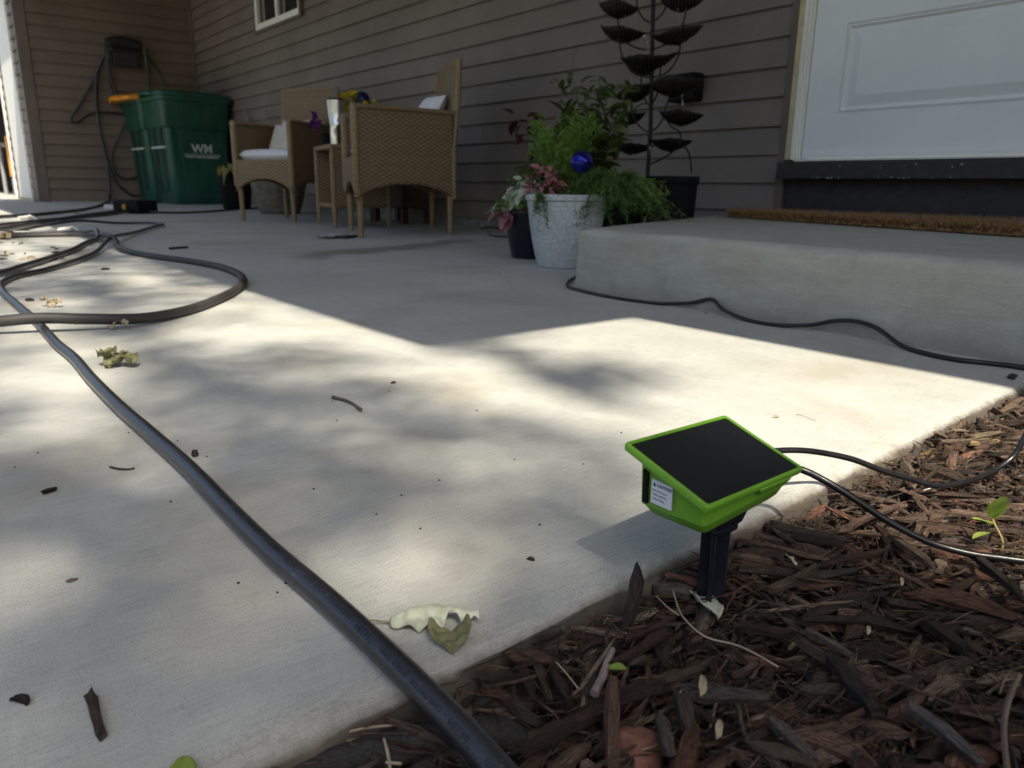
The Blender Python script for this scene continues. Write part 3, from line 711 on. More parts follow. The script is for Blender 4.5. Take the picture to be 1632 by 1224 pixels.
sp1 = [(p,a,b,c_,q*.72) for p,a,b,c_,q in spray(b0+Vector((-.015, -.03, -.02)), .075, .06, .09, 70, rnd)]; plant('fittonia_plant', 'white veined trailing plant at the left rim of the honeycomb planter', 'plant', b0, [(LM_W, sp1)], [q[0] for q in sp1[:14]])
b1 = PC+Vector((-.035, -.07, zr)); sp2 = [(p,a,b,c_,q*.62) for p,a,b,c_,q in spray(b1+Vector((.0, .0, .0)), .06, .05, .11, 60, rnd, pit=(-.6, .9))]; plant('fittonia_plant', 'pink and rose leaved plant at the front of the honeycomb planter', 'plant', b1, [(LM_PINK, sp2)], [q[0] for q in sp2[:14]])
b2 = PC+Vector((-.10, .05, zr)); gq = empty('feathery_plant', b2, 0, 'bright lime feathery plant behind the pink leaves of the planter', 'plant')
frond_cloud((.02, 0, 0), .18, .14, .34, 170, 90, M_LIME, 'foliage', gq, nl=.024, nw=.0014, droop=.22, seed=3, up=.9)
frond_cloud((-.06, .03, 0), .22, .14, .25, 110, 70, M_OLIVE, 'foliage', gq, nl=.022, nw=.0013, droop=.3, seed=8, up=.6)
b3 = PC+Vector((.06, .07, zr)); gq = empty('asparagus_fern', b3, 0, 'deep green asparagus fern spilling right of the honeycomb planter', 'fern')
frond_cloud((.03, .04, .02), .24, .19, .25, 190, 85, M_FERN, 'foliage', gq, nl=.022, nw=.0012, droop=.80, seed=4, up=.35)
frond_cloud((.05, .05, .02), .30, .22, .20, 50, 45, M_LIME, 'foliage', gq, nl=.020, nw=.0011, droop=.85, seed=24, up=.4)
gqs = frond_cloud((-.02, -.225, 0), .04, .03, .05, 12, 36, M_FERN, 'foliage', gq, nl=.016, nw=.001, droop=2.6, seed=14, up=.1)
# tall leafy plant
b4 = PC+Vector((.0, .14, zr)); L = []; tips = []
for k in range(22):
    tip = at(rnd.uniform(885, 1005), rnd.uniform(112, 215), PC.y+.16+rnd.uniform(-.05, .08)); tips.append(tip)
    for s_ in [rnd.uniform(.25, 1) for _ in range(20)]:
        p = Vector(b4).lerp(tip, s_)+Vector((rnd.gauss(0, .012), rnd.gauss(0, .012), rnd.gauss(0, .012))); L.append((p, rnd.uniform(0, 2*PI), rnd.uniform(-.6, .9), rnd.gauss(0, .4), rnd.uniform(.5, 1.25)))
plant('leafy_plant', 'tall olive green leafy plant rising behind the blue glass globe', 'plant', b4, [(LM_OL, L)], tips)
b5 = PC+Vector((-.13, .16, zr)); L = []; tips = []
for k in range(9):
    tip = at(rnd.uniform(828, 905), rnd.uniform(165, 225), PC.y+.2); tips.append(tip)
    for s_ in [rnd.uniform(.45, 1.05) for _ in range(6)]:
        p = Vector(b5).lerp(tip, s_)+Vector((rnd.gauss(0, .02), rnd.gauss(0, .02), rnd.gauss(0, .012))); L.append((p, rnd.uniform(0, 2*PI), rnd.uniform(-.5, .9), rnd.gauss(0, .4), rnd.uniform(.5, .9)))
plant('purple_plant', 'dark burgundy leaved plant at the back left of the planter', 'plant', b5, [(LM_PUR, L)], tips, M_PURPLE)
b6 = BP+Vector((0, 0, .165)); sp3 = spray(b6+Vector((-.02, -.03, 0)), .11, .10, .10, 26, rnd, pit=(-1.0, .3)); sp4 = spray(b6+Vector((-.04, -.07, -.02)), .07, .06, .06, 12, rnd, pit=(-1.1, .1)); sp5 = spray(b6+Vector((-.03, 0, .02)), .09, .08, .12, 14, rnd)
plant('coleus_plant', 'pink, green and cream leaved plant spilling from the dark blue pot', 'plant', b6, [(LM_W, sp3), (LM_PINK, sp4), (LM_LIME, sp5)], [q[0] for q in sp3[:10]+sp4[:6]])
gc = at(927, 258, 1.68); gl = MB(); gl.sphere((0, 0, 0), .035, 32); tag(gl.build('gazing_globe', M_GLOBE, loc=gc), 'blue mirrored glass globe resting among the planter ferns', 'glass globe')
# dark pots behind
dk = empty('black_pot', (-2.03, 2.47, 0), 0, 'large black pot against the siding under the metal fountain', 'pot')
mb = MB(); mb.lathe([(.085, 0), (.09, .004), (.102, .28), (.108, .285), (.108, .312), (.10, .312), (.096, .28)], 36); mb.build('pot_wall', M_BLACKM, dk)
mb = MB(); mb.lathe([(.001, .286), (.096, .283)], 24, cap=False); mb.build('potting_soil', M_SOIL, dk)
dk = empty('black_pot', (-2.30, 2.35, 0), 0, 'low black bowl at the foot of the metal fountain pole', 'pot')
mb = MB(); mb.lathe([(.13, 0), (.16, .05), (.19, .20), (.20, .215), (.19, .215), (.17, .19)], 36); mb.build('pot_wall', M_BLACKM, dk)

# ------------------------------------------------------------------ leaf fountain
FY = 2.45
fn = empty('leaf_fountain', (at(1033, 250, FY).x, FY, 0), 0, 'dark metal fountain of leaf cups on a tall pole by the siding', 'fountain')
f0 = Vector(fn.location)
def FP(px, py, dy=0): return at(px, py, FY+dy)-f0
mb = MB(); mb.tube([(.0, 0, .15), (.004, 0, .5), FP(1041, 0), FP(1044, -70)], .0085, 10); mb.build('pole', M_METALD, fn)
def hoop(pts):
    mb = MB(); mb.tube(spline([FP(*p) for p in pts], .012), .0035, 7); mb.build('hoop', M_METALD, fn)
hoop([(1014, -8), (1016, 12), (1024, 28), (1034, 35), (1046, 31), (1058, 18), (1066, -4)])
hoop([(984, 22, .02), (988, 50, .02), (1002, 70, .01), (1030, 79), (1062, 70, -.01), (1085, 48, -.02), (1094, 12, -.02)])
hoop([(986, 62, -.03), (992, 90, -.02), (1008, 112, -.01), (1033, 123), (1062, 116, .01), (1080, 92, .02), (1085, 62, .03)])
hoop([(1022, 102, .02), (1023, 140, .01), (1035, 168), (1047, 150, -.01), (1053, 106, -.02)])
hoop([(1005, 152, -.02), (1008, 182, -.01), (1020, 202), (1036, 210), (1052, 197), (1061, 172, .02), (1069, 150, .03)])
hoop([(1061, 188, -.05), (1070, 202, -.05), (1084, 212, -.05), (1083, 228, -.05), (1066, 246, -.03), (1036, 262, 0)])
hoop([(1086, 228, .02), (1098, 244, .02), (1102, 275, .02)])
def cup(px, py, wpx, tilt=0, yaw_=0, dy=0, ribs=True):
    c = FP(px, py, dy); s_ = wpx*.0035; ph_ = math.sin(px*1.7+py); mb = MB(); N = 14; Mr = 8
    for i in range(N+1):
        u = -1+2*i/N; wd = (1-abs(u)**1.35)**.85 if abs(u) < 1 else .02
        for j in range(Mr+1):
            v_ = -1+2*j/Mr; hw = .34*s_*wd
            z = -.22*s_*(1-v_*v_)*wd + .09*s_*u*abs(u)*(1 if ph_ > 0 else -1) + .06*s_*u*u*u*u + (.005 if j % 2 else 0)*wd + .010*s_*math.sin(i*2.6)
            mb.v.append((u*s_/2, v_*hw, z))
    for i in range(N):
        for j in range(Mr): a = i*(Mr+1)+j; mb.f.append((a, a+1, a+Mr+2, a+Mr+1))
    o = mb.build('leaf_cup', M_METALD, fn, auto=60); o.location = c
    o.rotation_euler = (Matrix.Rotation(yaw_, 3, 'Z') @ Matrix.Rotation(tilt, 3, 'Y') @ Matrix.Rotation(-.15+.25*math.sin(px*.7), 3, 'X')).to_euler()
    sm = o.modifiers.new('solid', 'SOLIDIFY'); sm.thickness = .0018
    if ribs:
        mb = MB()
        for i in range(1, N):
            u = -1+2*i/N; wd = (1-abs(u)**1.35)**.85; hw = .34*s_*wd
            mb.tube([(u*s_/2, v_*hw, -.22*s_*(1-v_*v_)*wd+.09*s_*u*abs(u)*(1 if ph_ > 0 else -1)+.06*s_*u*u*u*u-.003) for v_ in (-1, -.5, 0, .5, 1)], .0011, 4)
        mb.build('vein', plain('bronze_edge', (.10, .065, .03), .35, .3, 40, .1, .8), o)
for a in ((985, 13, 52, .05, .5, .02), (992, 51, 58, .05, .5, .02), (1078, 52, 60, -.25, .4, -.02), (1033, 93, 66, .12, .55, -.04), (1075, 135, 62, .1, .5, -.02), (1012, 147, 50, -.1, .6, -.02), (1085, 184, 52, -.05, .4, -.03), (1003, 187, 40, 0, .5, .02), (1068, 226, 52, -.1, .5, .02), (1006, 230, 56, 0, .5, .0), (1085, 2, 50, -.05, .5, .02), (1018, 108, 40, .2, .9, .03)): cup(*a)
t = NT('water_clear'); t.b.inputs['Transmission Weight'].default_value = 1.0; t.b.inputs['IOR'].default_value = 1.33; M_WATER = t.out((.95, .97, 1), .02)
def drip(pts, r=.0013):
    P_ = spline([FP(*p) for p in pts], .006); mb = MB(); mb.tube(P_, [r*(1+.8*math.sin(i*1.7)) for i in range(len(P_))], 6); mb.build('water_trickle', M_WATER, fn)
drip([(1027, 55, -.06), (1029, 66, -.06), (1032, 80, -.06)], .0028); drip([(995, 24, .0), (997, 38, 0)]); drip([(1087, 150, -.06), (1088, 170, -.06)], .002); drip([(1007, 120, -.03), (1007, 145, -.03)]); drip([(990, 190, -.0), (990, 222, 0)], .0018); drip([(1036, 232, -.03), (1036, 244, -.03)], .0028); drip([(1080, 14, -.02), (1081, 44, -.02)])
# black outlet box on the siding
ob = empty('outlet_box', (at(1104, 140, D).x, D, at(1104, 140, D).z), 0, 'black rounded outlet cover on the siding behind the fountain', 'outlet box')
mb = MB(); mb.box((-.075, -.085, -.065), (.075, -.012, .055)); mb.build('cover', M_BLACKM, ob, bevel=.012, seg=3)
mb = MB(); mb.box((-.060, -.0955, -.030), (.03, -.086, -.018)); mb.build('cover_latch', plain('latch_grey', (.12, .12, .13)), ob, bevel=.002)

# ------------------------------------------------------------------ door mat
t = NT('coir_fibre'); v = t.co('Object'); f = t.noise(v, 90, 5, .75); M_COIR = t.out(t.ramp(f, [(.34, (.09, .045, .018)), (.5, (.28, .155, .065)), (.66, (.58, .36, .17))]), .9, t.bump(f, .8, .004), 0, .1)
M_COIRD = plain('coir_print_grey', (.19, .15, .12), .95, .4, 200, .8)
ma, mb_, mc, md = gr(1160, 346, .160), gr(1640, 378.5, .160), None, None
mat = empty('door_mat', (0, 0, 0), 0, 'brown coir door mat with grey print on the concrete step', 'door mat')
A0 = Vector((-1.86, 2.61, .160)); A1 = Vector((-.42, 2.005, .160)); 
A0 = Vector((ma.x, ma.y, .1605)); A1 = Vector((mb_.x, mb_.y, .1605)); ux = (A1-A0).normalized(); uy = Vector((-ux.y, ux.x, 0))
Lm = (A1-A0).length; Wm = .44
if uy.y < 0: uy = -uy
lim = lambda p: p
mbm = MB(); nx_, ny_ = 60, 20
q = [A0, A1, Vector((-.30, 2.84, .1605)), Vector((-2.00, 2.84, .1605))]
mbm.hexa([p+Vector((0, 0, .0)) for p in q]+[p+Vector((0, 0, .012)) for p in q]); mbm.build('mat_base', M_COIR, mat, bevel=.004)
mbf = MB(); mbg = MB(); rm = random.Random(3)
for k in range(34000):
    a = rm.random(); b = rm.random()
    if k < 15000: b = b**2*.16 if rm.random() < .8 else 1-b*.1
    base = (q[0].lerp(q[1], a)).lerp(q[3].lerp(q[2], a), b)+Vector((0, 0, .010))
    d = Vector((rm.gauss(0, .55), rm.gauss(0, .55)-.3*(b < .1), 1)).normalized()*rm.uniform(.012, .028)
    if b < .03: base.z = .162+rm.random()*.016; d = d*.6
    sd = Vector((rm.gauss(0, 1), rm.gauss(0, 1), 0)).normalized()*.0024
    pr = b > .18 and noise.noise(Vector((a*14, b*5, 0))) > .12
    (mbg if pr else mbf).add([base-sd, base+sd, base+d], [(0, 1, 2)])
o = mbf.build('coir_fibre', M_COIR, mat, smooth=False); o['kind'] = 'stuff'
o = mbg.build('coir_fibre', M_COIRD, mat, smooth=False); o['kind'] = 'stuff'; o['label'] = 'grey printed pile'

# ------------------------------------------------------------------ hoses and cords
t = NT('ribbed_black_rubber'); v = t.co('Object'); f = t.noise(v, 18, 5, .6); f2 = t.noise(v, 240, 3, .6)
cc = t.ramp(f, [(.3, (.011, .012, .016)), (.72, (.024, .025, .032))])
cc = t.mix(t.ramp(f2, [(.64, 0.0), (.72, .5)]), cc, (.12, .11, .10))
M_HOSE = t.out(cc, t.math('MULTIPLY_ADD', f, .18, .24), t.bump(f2, .2, .0005), 0, .8)
t = NT('dusty_hose_rubber'); v = t.co('Object'); f = t.noise(v, 12, 5, .6); f2 = t.noise(v, 300, 3, .6)
cc = t.ramp(f, [(.3, (.022, .021, .021)), (.72, (.062, .057, .053))]); M_HOSED = t.out(cc, .55, t.bump(f2, .3, .0006), 0, .4)
M_CORD = plain('thin_black_tubing', (.010, .010, .011), .3, .3, 60, .1)
def gzp(pts, r): return [(x, y, gz(x)+r+(z if z else 0)) for x, y, z in pts]
def hose(name, pts, r, m, label, cat, step_=.012, n=16, wob=.0, parts=None):
    P_ = spline(pts, step_); mb = MB()
    rr = [r*(1+wob*noise.noise(Vector((i*.05, 1, r*99)))) for i in range(len(P_))]
    mb.tube(P_, rr, n); o = mb.build(name, m, auto=60); return tag(o, label, cat), P_
R = .0076
A = [(.02,.172,.006),(-.06,.172,.002),(-.159,.172,-.002),(-.20,.173,.004),(-.245,.1735,.009),(-.285,.175,R+.0005),(-.334,.176,R),(-.399,.175,R),(-.472,.172,R),(-.56,.172,R),(-.67,.174,R),(-.80,.172,R),(-.923,.169,R),(-1.093,.1695,R),(-1.24,.1735,R),(-1.36,.1705,R),(-1.462,.172,R),(-1.60,.174,R),(-1.70,.173,R),(-1.896,.170,R),(-2.12,.169,R),(-2.30,.185,R),(-2.44,.232,R),(-2.58,.32,R),(-2.75,.415,R+.004),(-3.1,.55,.012),(-3.49,.68,.036),(-4.02,.883,.022),(-4.45,1.08,.025),(-4.72,1.20,.026),(-4.90,1.17,.027),(-4.93,1.0,.028),(-4.82,.805,.048),(-4.55,.593,.04),(-4.2,.36,.021),(-3.9,.16,.019),(-3.5,-.15,.015)]
hA, PA = hose('garden_hose', A, R, M_HOSE, 'thick black garden hose with printed lettering running across the slab to the mulch', 'hose', .01, 22)
RB = .0100
B = [(-1.72,-.22,RB),(-1.63,-.06,RB),(-1.585,.043,RB+.004),(-1.558,.10,RB+.012),(-1.532,.17,RB+.0162),(-1.508,.235,RB+.012),(-1.508,.325,RB+.004),(-1.575,.424,RB),(-1.71,.538,RB),(-1.864,.635,RB),(-2.007,.699,RB),(-2.18,.742,RB),(-2.385,.758,RB),(-2.594,.737,RB),(-2.81,.69,RB),(-3.032,.655,RB+.002),(-3.22,.650,.018),(-3.40,.68,.030),(-3.632,.70,.037),(-3.87,.69,.026),(-4.03,.62,.021),(-4.06,.47,.020),(-4.03,.345,.020),(-3.95,.1,.02),(-3.8,-.2,.018)]
hB, PB = hose('garden_hose', B, RB, M_HOSED, 'dusty black hose looping over the slab and crossing above the lettered hose', 'hose', .012, 18)
Cc = [(-4.3,.30,.022),(-4.27,.50,.022),(-4.18,.66,.022),(-3.95,.71,.045),(-3.72,.67,.019),(-3.55,.60,.016),(-3.236,.50,.013),(-2.941,.385,.012),(-2.70,.285,.012),(-2.50,.195,.012),(-2.40,.09,.012),(-2.38,-.1,.012)]
hose('garden_hose', Cc, .0092, M_HOSE, 'short inner bend of black hose inside the coil left of the loop', 'hose', .014, 14)
hose('garden_hose', [(-4.7,.25,.026),(-4.96,.433,.028),(-5.29,.651,.031),(-5.678,.949,.034),(-6.069,1.256,.042),(-6.35,1.42,.06)], .0092, M_HOSE, 'black hose running from the left edge up to the black timer box, nearer strand', 'hose', .03, 12)
hose('garden_hose', [(-4.3,.25,.022),(-4.521,.371,.024),(-5.143,.643,.029),(-5.929,1.00,.036),(-6.40,1.34,.05)], .0092, M_HOSE, 'black hose running along the far bundle beneath the white coupling', 'hose', .03, 12)
hose('garden_hose', [(-5.8,.5,.036),(-6.05,.70,.036),(-6.43,.93,.039),(-6.887,1.157,.042),(-7.693,1.42,.046),(-8.6,1.66,.052),(-9.1,1.80,.06),(-9.30,1.85,.10),(-9.345,1.87,.3),(-9.345,1.86,.6),(-9.345,1.83,.9),(-9.33,1.84,1.15),(-9.30,1.86,1.34)], .0125, M_HOSE, 'black hose dropping from the wall hanger and trailing over the slab', 'hose', .03, 12)
hose('power_cord', [(-6.5,1.05,.043),(-6.737,1.10,.04),(-7.485,1.37,.046),(-8.68,1.83,.055),(-9.25,2.12,.055),(-9.3,2.6,.055)], .008, M_CORD, 'thin black cord running along the foot of the brown garage wall', 'cord', .03, 8)
hose('power_cord', [(-6.30,1.50,.045),(-6.25,1.62,.038),(-6.27,1.80,.036),(-6.50,2.08,.038),(-6.83,2.36,.041),(-7.2,2.8,.043)], .0085, M_CORD, 'black cord leaving the timer box toward the carts', 'cord', .03, 8)
S_ = [(-1.62,1.56,.006),(-1.53,1.44,.006),(-1.478,1.388,.005),(-1.43,1.362,.0045),(-1.243,1.33,.0045),(-1.12,1.348,.0045),(-1.046,1.368,.014),(-.994,1.369,.028),(-.95,1.350,.014),(-.867,1.324,.0045),(-.80,1.322,.0045),(-.745,1.345,.010),(-.70,1.354,.024),(-.66,1.353,.029),(-.62,1.348,.024),(-.56,1.318,.006),(-.509,1.290,.0045),(-.453,1.280,.0045),(-.411,1.296,.0045),(-.36,1.306,.004),(-.30,1.30,-.005),(-.2,1.28,-.012),(.1,1.25,-.015)]
hose('drip_tube', S_, .0041, M_CORD, 'thin black tube waving along the foot of the concrete step', 'tube', .008, 10)
T1 = [(-.322,.44,.050),(-.333,.516,.047),(-.325,.557,.045),(-.316,.58,.043),(-.307,.61,.036),(-.295,.636,.028),(-.282,.665,.015),(-.268,.697,.003),(-.257,.723,-.006),(-.251,.752,-.010),(-.246,.788,-.012),(-.240,.825,-.008),(-.233,.847,.004),(-.230,.852,.018),(-.226,.86,.034),(-.20,.90,.03),(-.1,.95,-.01)]
hose('drip_tube', T1, .0027, M_CORD, 'thin black tube from the green timer ending at the bent fitting, upper of two', 'tube', .006, 10)
T2 = [(-.315,.44,.045),(-.309,.499,.045),(-.303,.522,.046),(-.290,.538,.043),(-.271,.546,.036),(-.253,.557,.025),(-.238,.571,.012),(-.223,.585,.001),(-.211,.596,-.006),(-.199,.605,-.010),(-.183,.615,-.012),(-.168,.625,-.012),(-.14,.645,-.012),(-.08,.70,-.012),(.1,.8,-.012)]
hose('drip_tube', T2, .0029, M_CORD, 'thin black tube sagging from the green timer past the seedling, lower of two', 'tube', .006, 10)
T3 = [(-.247,.79,-.018),(-.262,.775,-.020),(-.277,.757,-.026),(-.283,.748,-.03)]
hose('drip_tube', T3, .0027, M_CORD, 'short black tube stub poking out of the mulch under the upper tube', 'tube', .006, 8)
t = NT('porous_soaker_rubber'); v = t.co('Object'); wv = t.noise(v, 700, 3, .7); M_SOAK = t.out(t.ramp(wv, [(.3, (.018, .017, .016)), (.7, (.055, .052, .050))]), .85, t.bump(wv, .8, .0012), 0, .2)
hose('soaker_hose', [(-.335,-.10,-.034),(-.318,.02,-.024),(-.302,.10,-.021),(-.286,.155,-.018),(-.268,.205,-.022),(-.25,.25,-.045)], .0090, M_SOAK, 'rough grey soaker hose under the lettered hose beside the slab edge', 'hose', .008, 16)
# lettering along the main hose
def hose_print(text, P_, s_start, size, ang, r, parent):   # the print spirals slowly round the hose
    cu = bpy.data.curves.new('print', 'FONT'); cu.body = text; cu.size = size; cu.space_character = 1.1; cu.resolution_u = 3
    o = bpy.data.objects.new('tmp', cu); me = bpy.data.meshes.new_from_object(o); me.name = 'hose_lettering'
    cum = [0]
    for a, b in zip(P_[:-1], P_[1:]): cum.append(cum[-1]+(b-a).length)
    for v_ in me.vertices:
        s_ = s_start+v_.co.x; i = 0
        i = min(max(int(np.searchsorted(cum, s_))-1, 0), len(P_)-2)
        fr = (s_-cum[i])/max(cum[i+1]-cum[i], 1e-6); c_ = P_[i].lerp(P_[i+1], fr)
        ia = max(i-2, 0); ib = min(i+3, len(P_)-1)
        t_ = (P_[ib]-P_[ia]).normalized(); up = Vector((0, 0, 1)); a = (up-t_*up.dot(t_)).normalized(); b = a.cross(t_)   # b: to the far side... sign set by ang
        th = ang - 1.35*min(max((s_-.30)/.50, 0), 1.15) + v_.co.y/r
        v_.co = c_ + (a*math.cos(th)+b*math.sin(th))*(r+.00015)
    o2 = bpy.data.objects.new('hose_lettering', me); col.objects.link(o2); me.materials.append(M_PRINTB); o2.parent = parent
M_PRINTB = plain('black_hose_print', (.010, .010, .013), .7, .1, 50, 0)
hose_print('commercial grade item 11766284 - commercial grade item 11766284 - commercial grade item 11766284 - commercial grade item 11766284 - commercial grade item 11766284 - commercial grade item 11766284', PA, .18, .0062, .50, R, hA)

# valve / timer box and couplings in the bundle
vb = empty('timer_box', (-6.40, 1.44, gz(-6.4)), math.radians(25), 'black hose timer box lying on the slab among the far hoses', 'timer')
mb = MB(); mb.box((-.14, -.09, .0), (.14, .10, .10)); mb.build('case', M_BLACKM, vb, bevel=.018, seg=3)
mb = MB(); mb.lathe([(.022, 0), (.022, .02)], 16); o = mb.build('knob', plain('brass', (.35, .22, .06), .4, .1, 20, .1, .8), vb); o.location = (.02, -.092, .05); o.rotation_euler = (PI/2, 0, 0)
mb = MB(); mb.box((-.30, -.05, .02), (-.13, .03, .06)); mb.build('label_sleeve', plain('grey_white_label', (.45, .46, .48)), vb, bevel=.01)
for i, (px, py, lab) in enumerate(((46, 346, 'white plastic coupling hooked over the far hoses at the left'), (112, 361, 'pale coupling lying on the sunlit patch beside the hose bundle'))):
    p = gr(px, py, .045); e_ = empty('hose_coupling', (p.x, p.y, gz(p.x)), 2.2, lab, 'coupling')
    mb = MB(); mb.tube([(-.07, 0, .02), (0, 0, .022), (.05, .01, .02)], [.011, .013, .010], 12); mb.build('barrel', M_WHITE, e_)
    mb = MB(); mb.tube([(-.02, 0, .02), (-.01, -.02, .035), (.0, -.04, .02), (.01, -.05, .006)], .006, 8); mb.build('lever', M_WHITE, e_)

# hose hanger on the garage wall with its loops
def GX(px, py, off=.03):
    d = ray(px, py); return d*((-9.39+off)/d.x)+Vector((0, 0, H))
hg = empty('hose_hanger', GX(201, 88, 0), 0, 'black hose hanger with perforated front on the brown garage wall', 'hose hanger')
h0 = Vector(hg.location); c1 = GX(170, 68, .12)-h0; c2 = GX(229, 110, .12)-h0
y0_, y1_ = c1.y, c2.y; zt_, zb_ = c1.z, c2.z
mb = MB(); mb.tube([(.10, y0_+(y1_-y0_)*k/8, zt_+.03*math.sin(PI*k/8)) for k in range(9)], .055, 10); mb.box((0, y0_, zb_+.12), (.10, y1_, zt_)); mb.build('saddle', plain('weathered_black_plastic', (.011, .010, .010), .7), hg, bevel=.01)
mb = MB(); mb.box((.10, y0_+.01, zb_), (.13, y1_-.01, zt_-.06)); mb.build('front_plate', bpy.data.materials['weathered_black_plastic'], hg, bevel=.006)
mb = MB()
for i in range(9):
    for j in range(5): mb.sphere((.132, y0_+.05+(y1_-y0_-.1)*(i+.5*(j % 2))/9, zb_+.03+(zt_-zb_-.11)*j/5), .009, 8)
o = mb.build('raised_stud', plain('stud_grey', (.05, .05, .055), .4), hg)
mb = MB(); mb.tube([(.06, y1_, zt_), (.15, y1_+.02, zt_-.02), (.15, y1_+.025, zt_-.2)], .010, 8); mb.build('hook', plain('hook_grey', (.10, .10, .10)), hg)
def wl(pts, r, label, off=.05):
    hose('garden_hose', [GX(*p[:2], p[2] if len(p) > 2 else off) for p in pts], r, M_HOSE, label, 'hose', .03, 10)
wl([(175, 78, .12), (165, 90, .1), (150, 125), (128, 165), (112, 192), (120, 196), (140, 183), (165, 179), (203, 181), (190, 168), (176, 140), (170, 100, .1), (178, 75, .12)], .012, 'black hose loop pulled out sideways on the garage wall, leftmost loop')
wl([(172, 85, .12), (160, 105), (155, 140), (156, 190), (165, 235), (172, 262), (190, 296), (214, 312), (232, 305), (240, 270), (230, 225), (212, 195), (200, 175), (185, 150), (172, 100, .1), (178, 78, .12)], .011, 'black hose loop hanging lowest behind the green carts')
wl([(206, 182), (190, 215), (177, 250), (183, 275), (200, 285), (222, 278), (230, 250), (222, 225), (208, 200), (206, 182)], .010, 'small round hanging loop of black hose beside the green carts')
wl([(234, 85, .1), (236, 110), (237, 140)], .012, 'thick black hose end hanging at the right side of the hanger')
wl([(234, 90, .1), (250, 110), (262, 138)], .009, 'thin black cord slanting down behind the orange lid')

# ------------------------------------------------------------------ solar timer in the mulch
tm = empty('solar_timer', (-.279, .4054, -.03), 0, 'bright green solar powered sprinkler timer on a black stake in the mulch', 'solar timer')
o0 = Vector(tm.location)
PA_, PB_, PC_, PD_ = [Vector(p)-o0 for p in ((-.3067, .3452, .1020), (-.3156, .4652, .0964), (-.2509, .4656, .0735), (-.2420, .3457, .0791))]
# square the corners up
ctr = (PA_+PB_+PC_+PD_)/4; eu = ((PB_-PA_)+(PC_-PD_)).normalized(); ev = ((PD_-PA_)+(PC_-PB_)); ev = (ev-eu*ev.dot(eu)).normalized(); en = eu.cross(ev).normalized()
if en.z < 0: en = -en
LU = .1205/2; LV = .069/2
def TP(u, v, n=0): return ctr+eu*u+ev*v+en*n     # u along Y, v toward +X (down slope)
M_GREEN = plain('lime_green_plastic', (.15, .36, .025), .42, .06, 40, .04, bdist=.0004)
t = NT('solar_cell_glass'); f = t.noise(t.co('Object'), 60, 3); M_SOLAR = t.out(t.ramp(f, [(.3, (.004, .004, .006)), (.7, (.007, .007, .010))]), t.math('MULTIPLY_ADD', f, .25, .22), None, 0, .18)
def rr3(hu, hv, r, n_, nn=4):
    out = []
    for cu, cv, a0 in ((hu-r, hv-r, 0), (-hu+r, hv-r, PI/2), (-hu+r, -hv+r, PI), (hu-r, -hv+r, 1.5*PI)):
        for k in range(nn): a = a0+PI/2*k/(nn-1); out.append(TP(cu+r*math.cos(a), cv+r*math.sin(a), n_))
    return out
mb = MB(); mb.loft([rr3(LU, LV, .003, -.0045), rr3(LU+.0005, LV+.0005, .003, -.001), rr3(LU, LV, .003, 0), rr3(LU-.0022, LV-.0022, .002, .0002), rr3(LU-.0026, LV-.0026, .002, -.0009)], cap=True)
mb.build('panel_rim', M_GREEN, tm, auto=50)
mb = MB(); mb.loft([rr3(LU-.0027, LV-.0027, .002, -.002), rr3(LU-.0027, LV-.0027, .002, -.0006)]); sp_ = mb.build('solar_panel', M_SOLAR, tm, auto=50)
# housing: wedge body below, vertical walls down to a level bottom
HB = .0335   # height of the housing bottom above the empty (rel)
HB = TP(0, LV).z - .021
def body_ring(hu, v0, v1, z, r=.004, nn=4, top=False, off=-.004):
    out = []
    vc, hv = (v0+v1)/2, (v1-v0)/2
    for cu, cv, a0 in ((hu-r, hv-r, 0), (-hu+r, hv-r, PI/2), (-hu+r, -hv+r, PI), (hu-r, -hv+r, 1.5*PI)):
        for k in range(nn):
            a = a0+PI/2*k/(nn-1); p = TP(cu+r*math.cos(a), vc+cv+r*math.sin(a), off)
            if not top: p = Vector((p.x, p.y, z))
            out.append(p)
    return out
v0_, v1_ = -LV+.010, LV-.006
mb = MB(); mb.loft([body_ring(LU-.018, v0_+.012, v1_-.006, HB-.0035), body_ring(LU-.0125, v0_+.006, v1_-.003, HB), body_ring(LU-.009, v0_+.002, v1_-.001, HB+.0055), body_ring(LU-.0088, v0_+.0018, v1_-.0008, HB+.0060), body_ring(LU-.0075, v0_+.0005, v1_+.0002, HB+.0064), body_ring(LU-.006, v0_, v1_+.001, 0, top=True)])
mb.build('housing', M_GREEN, tm, auto=28)
# front lip with its notch, on the low side
mb = MB(); pv = LV-.0005
mb.hexa([TP(.008, pv-.010, -.013), TP(.042, pv-.010, -.013), TP(.042, pv+.0006, -.0100), TP(.008, pv+.0006, -.0100), TP(.004, pv-.010, -.003), TP(.044, pv-.010, -.003), TP(.046, pv+.0018, -.003), TP(.000, pv+.0018, -.003)])
mb.build('lip', M_GREEN, tm, bevel=.0015)
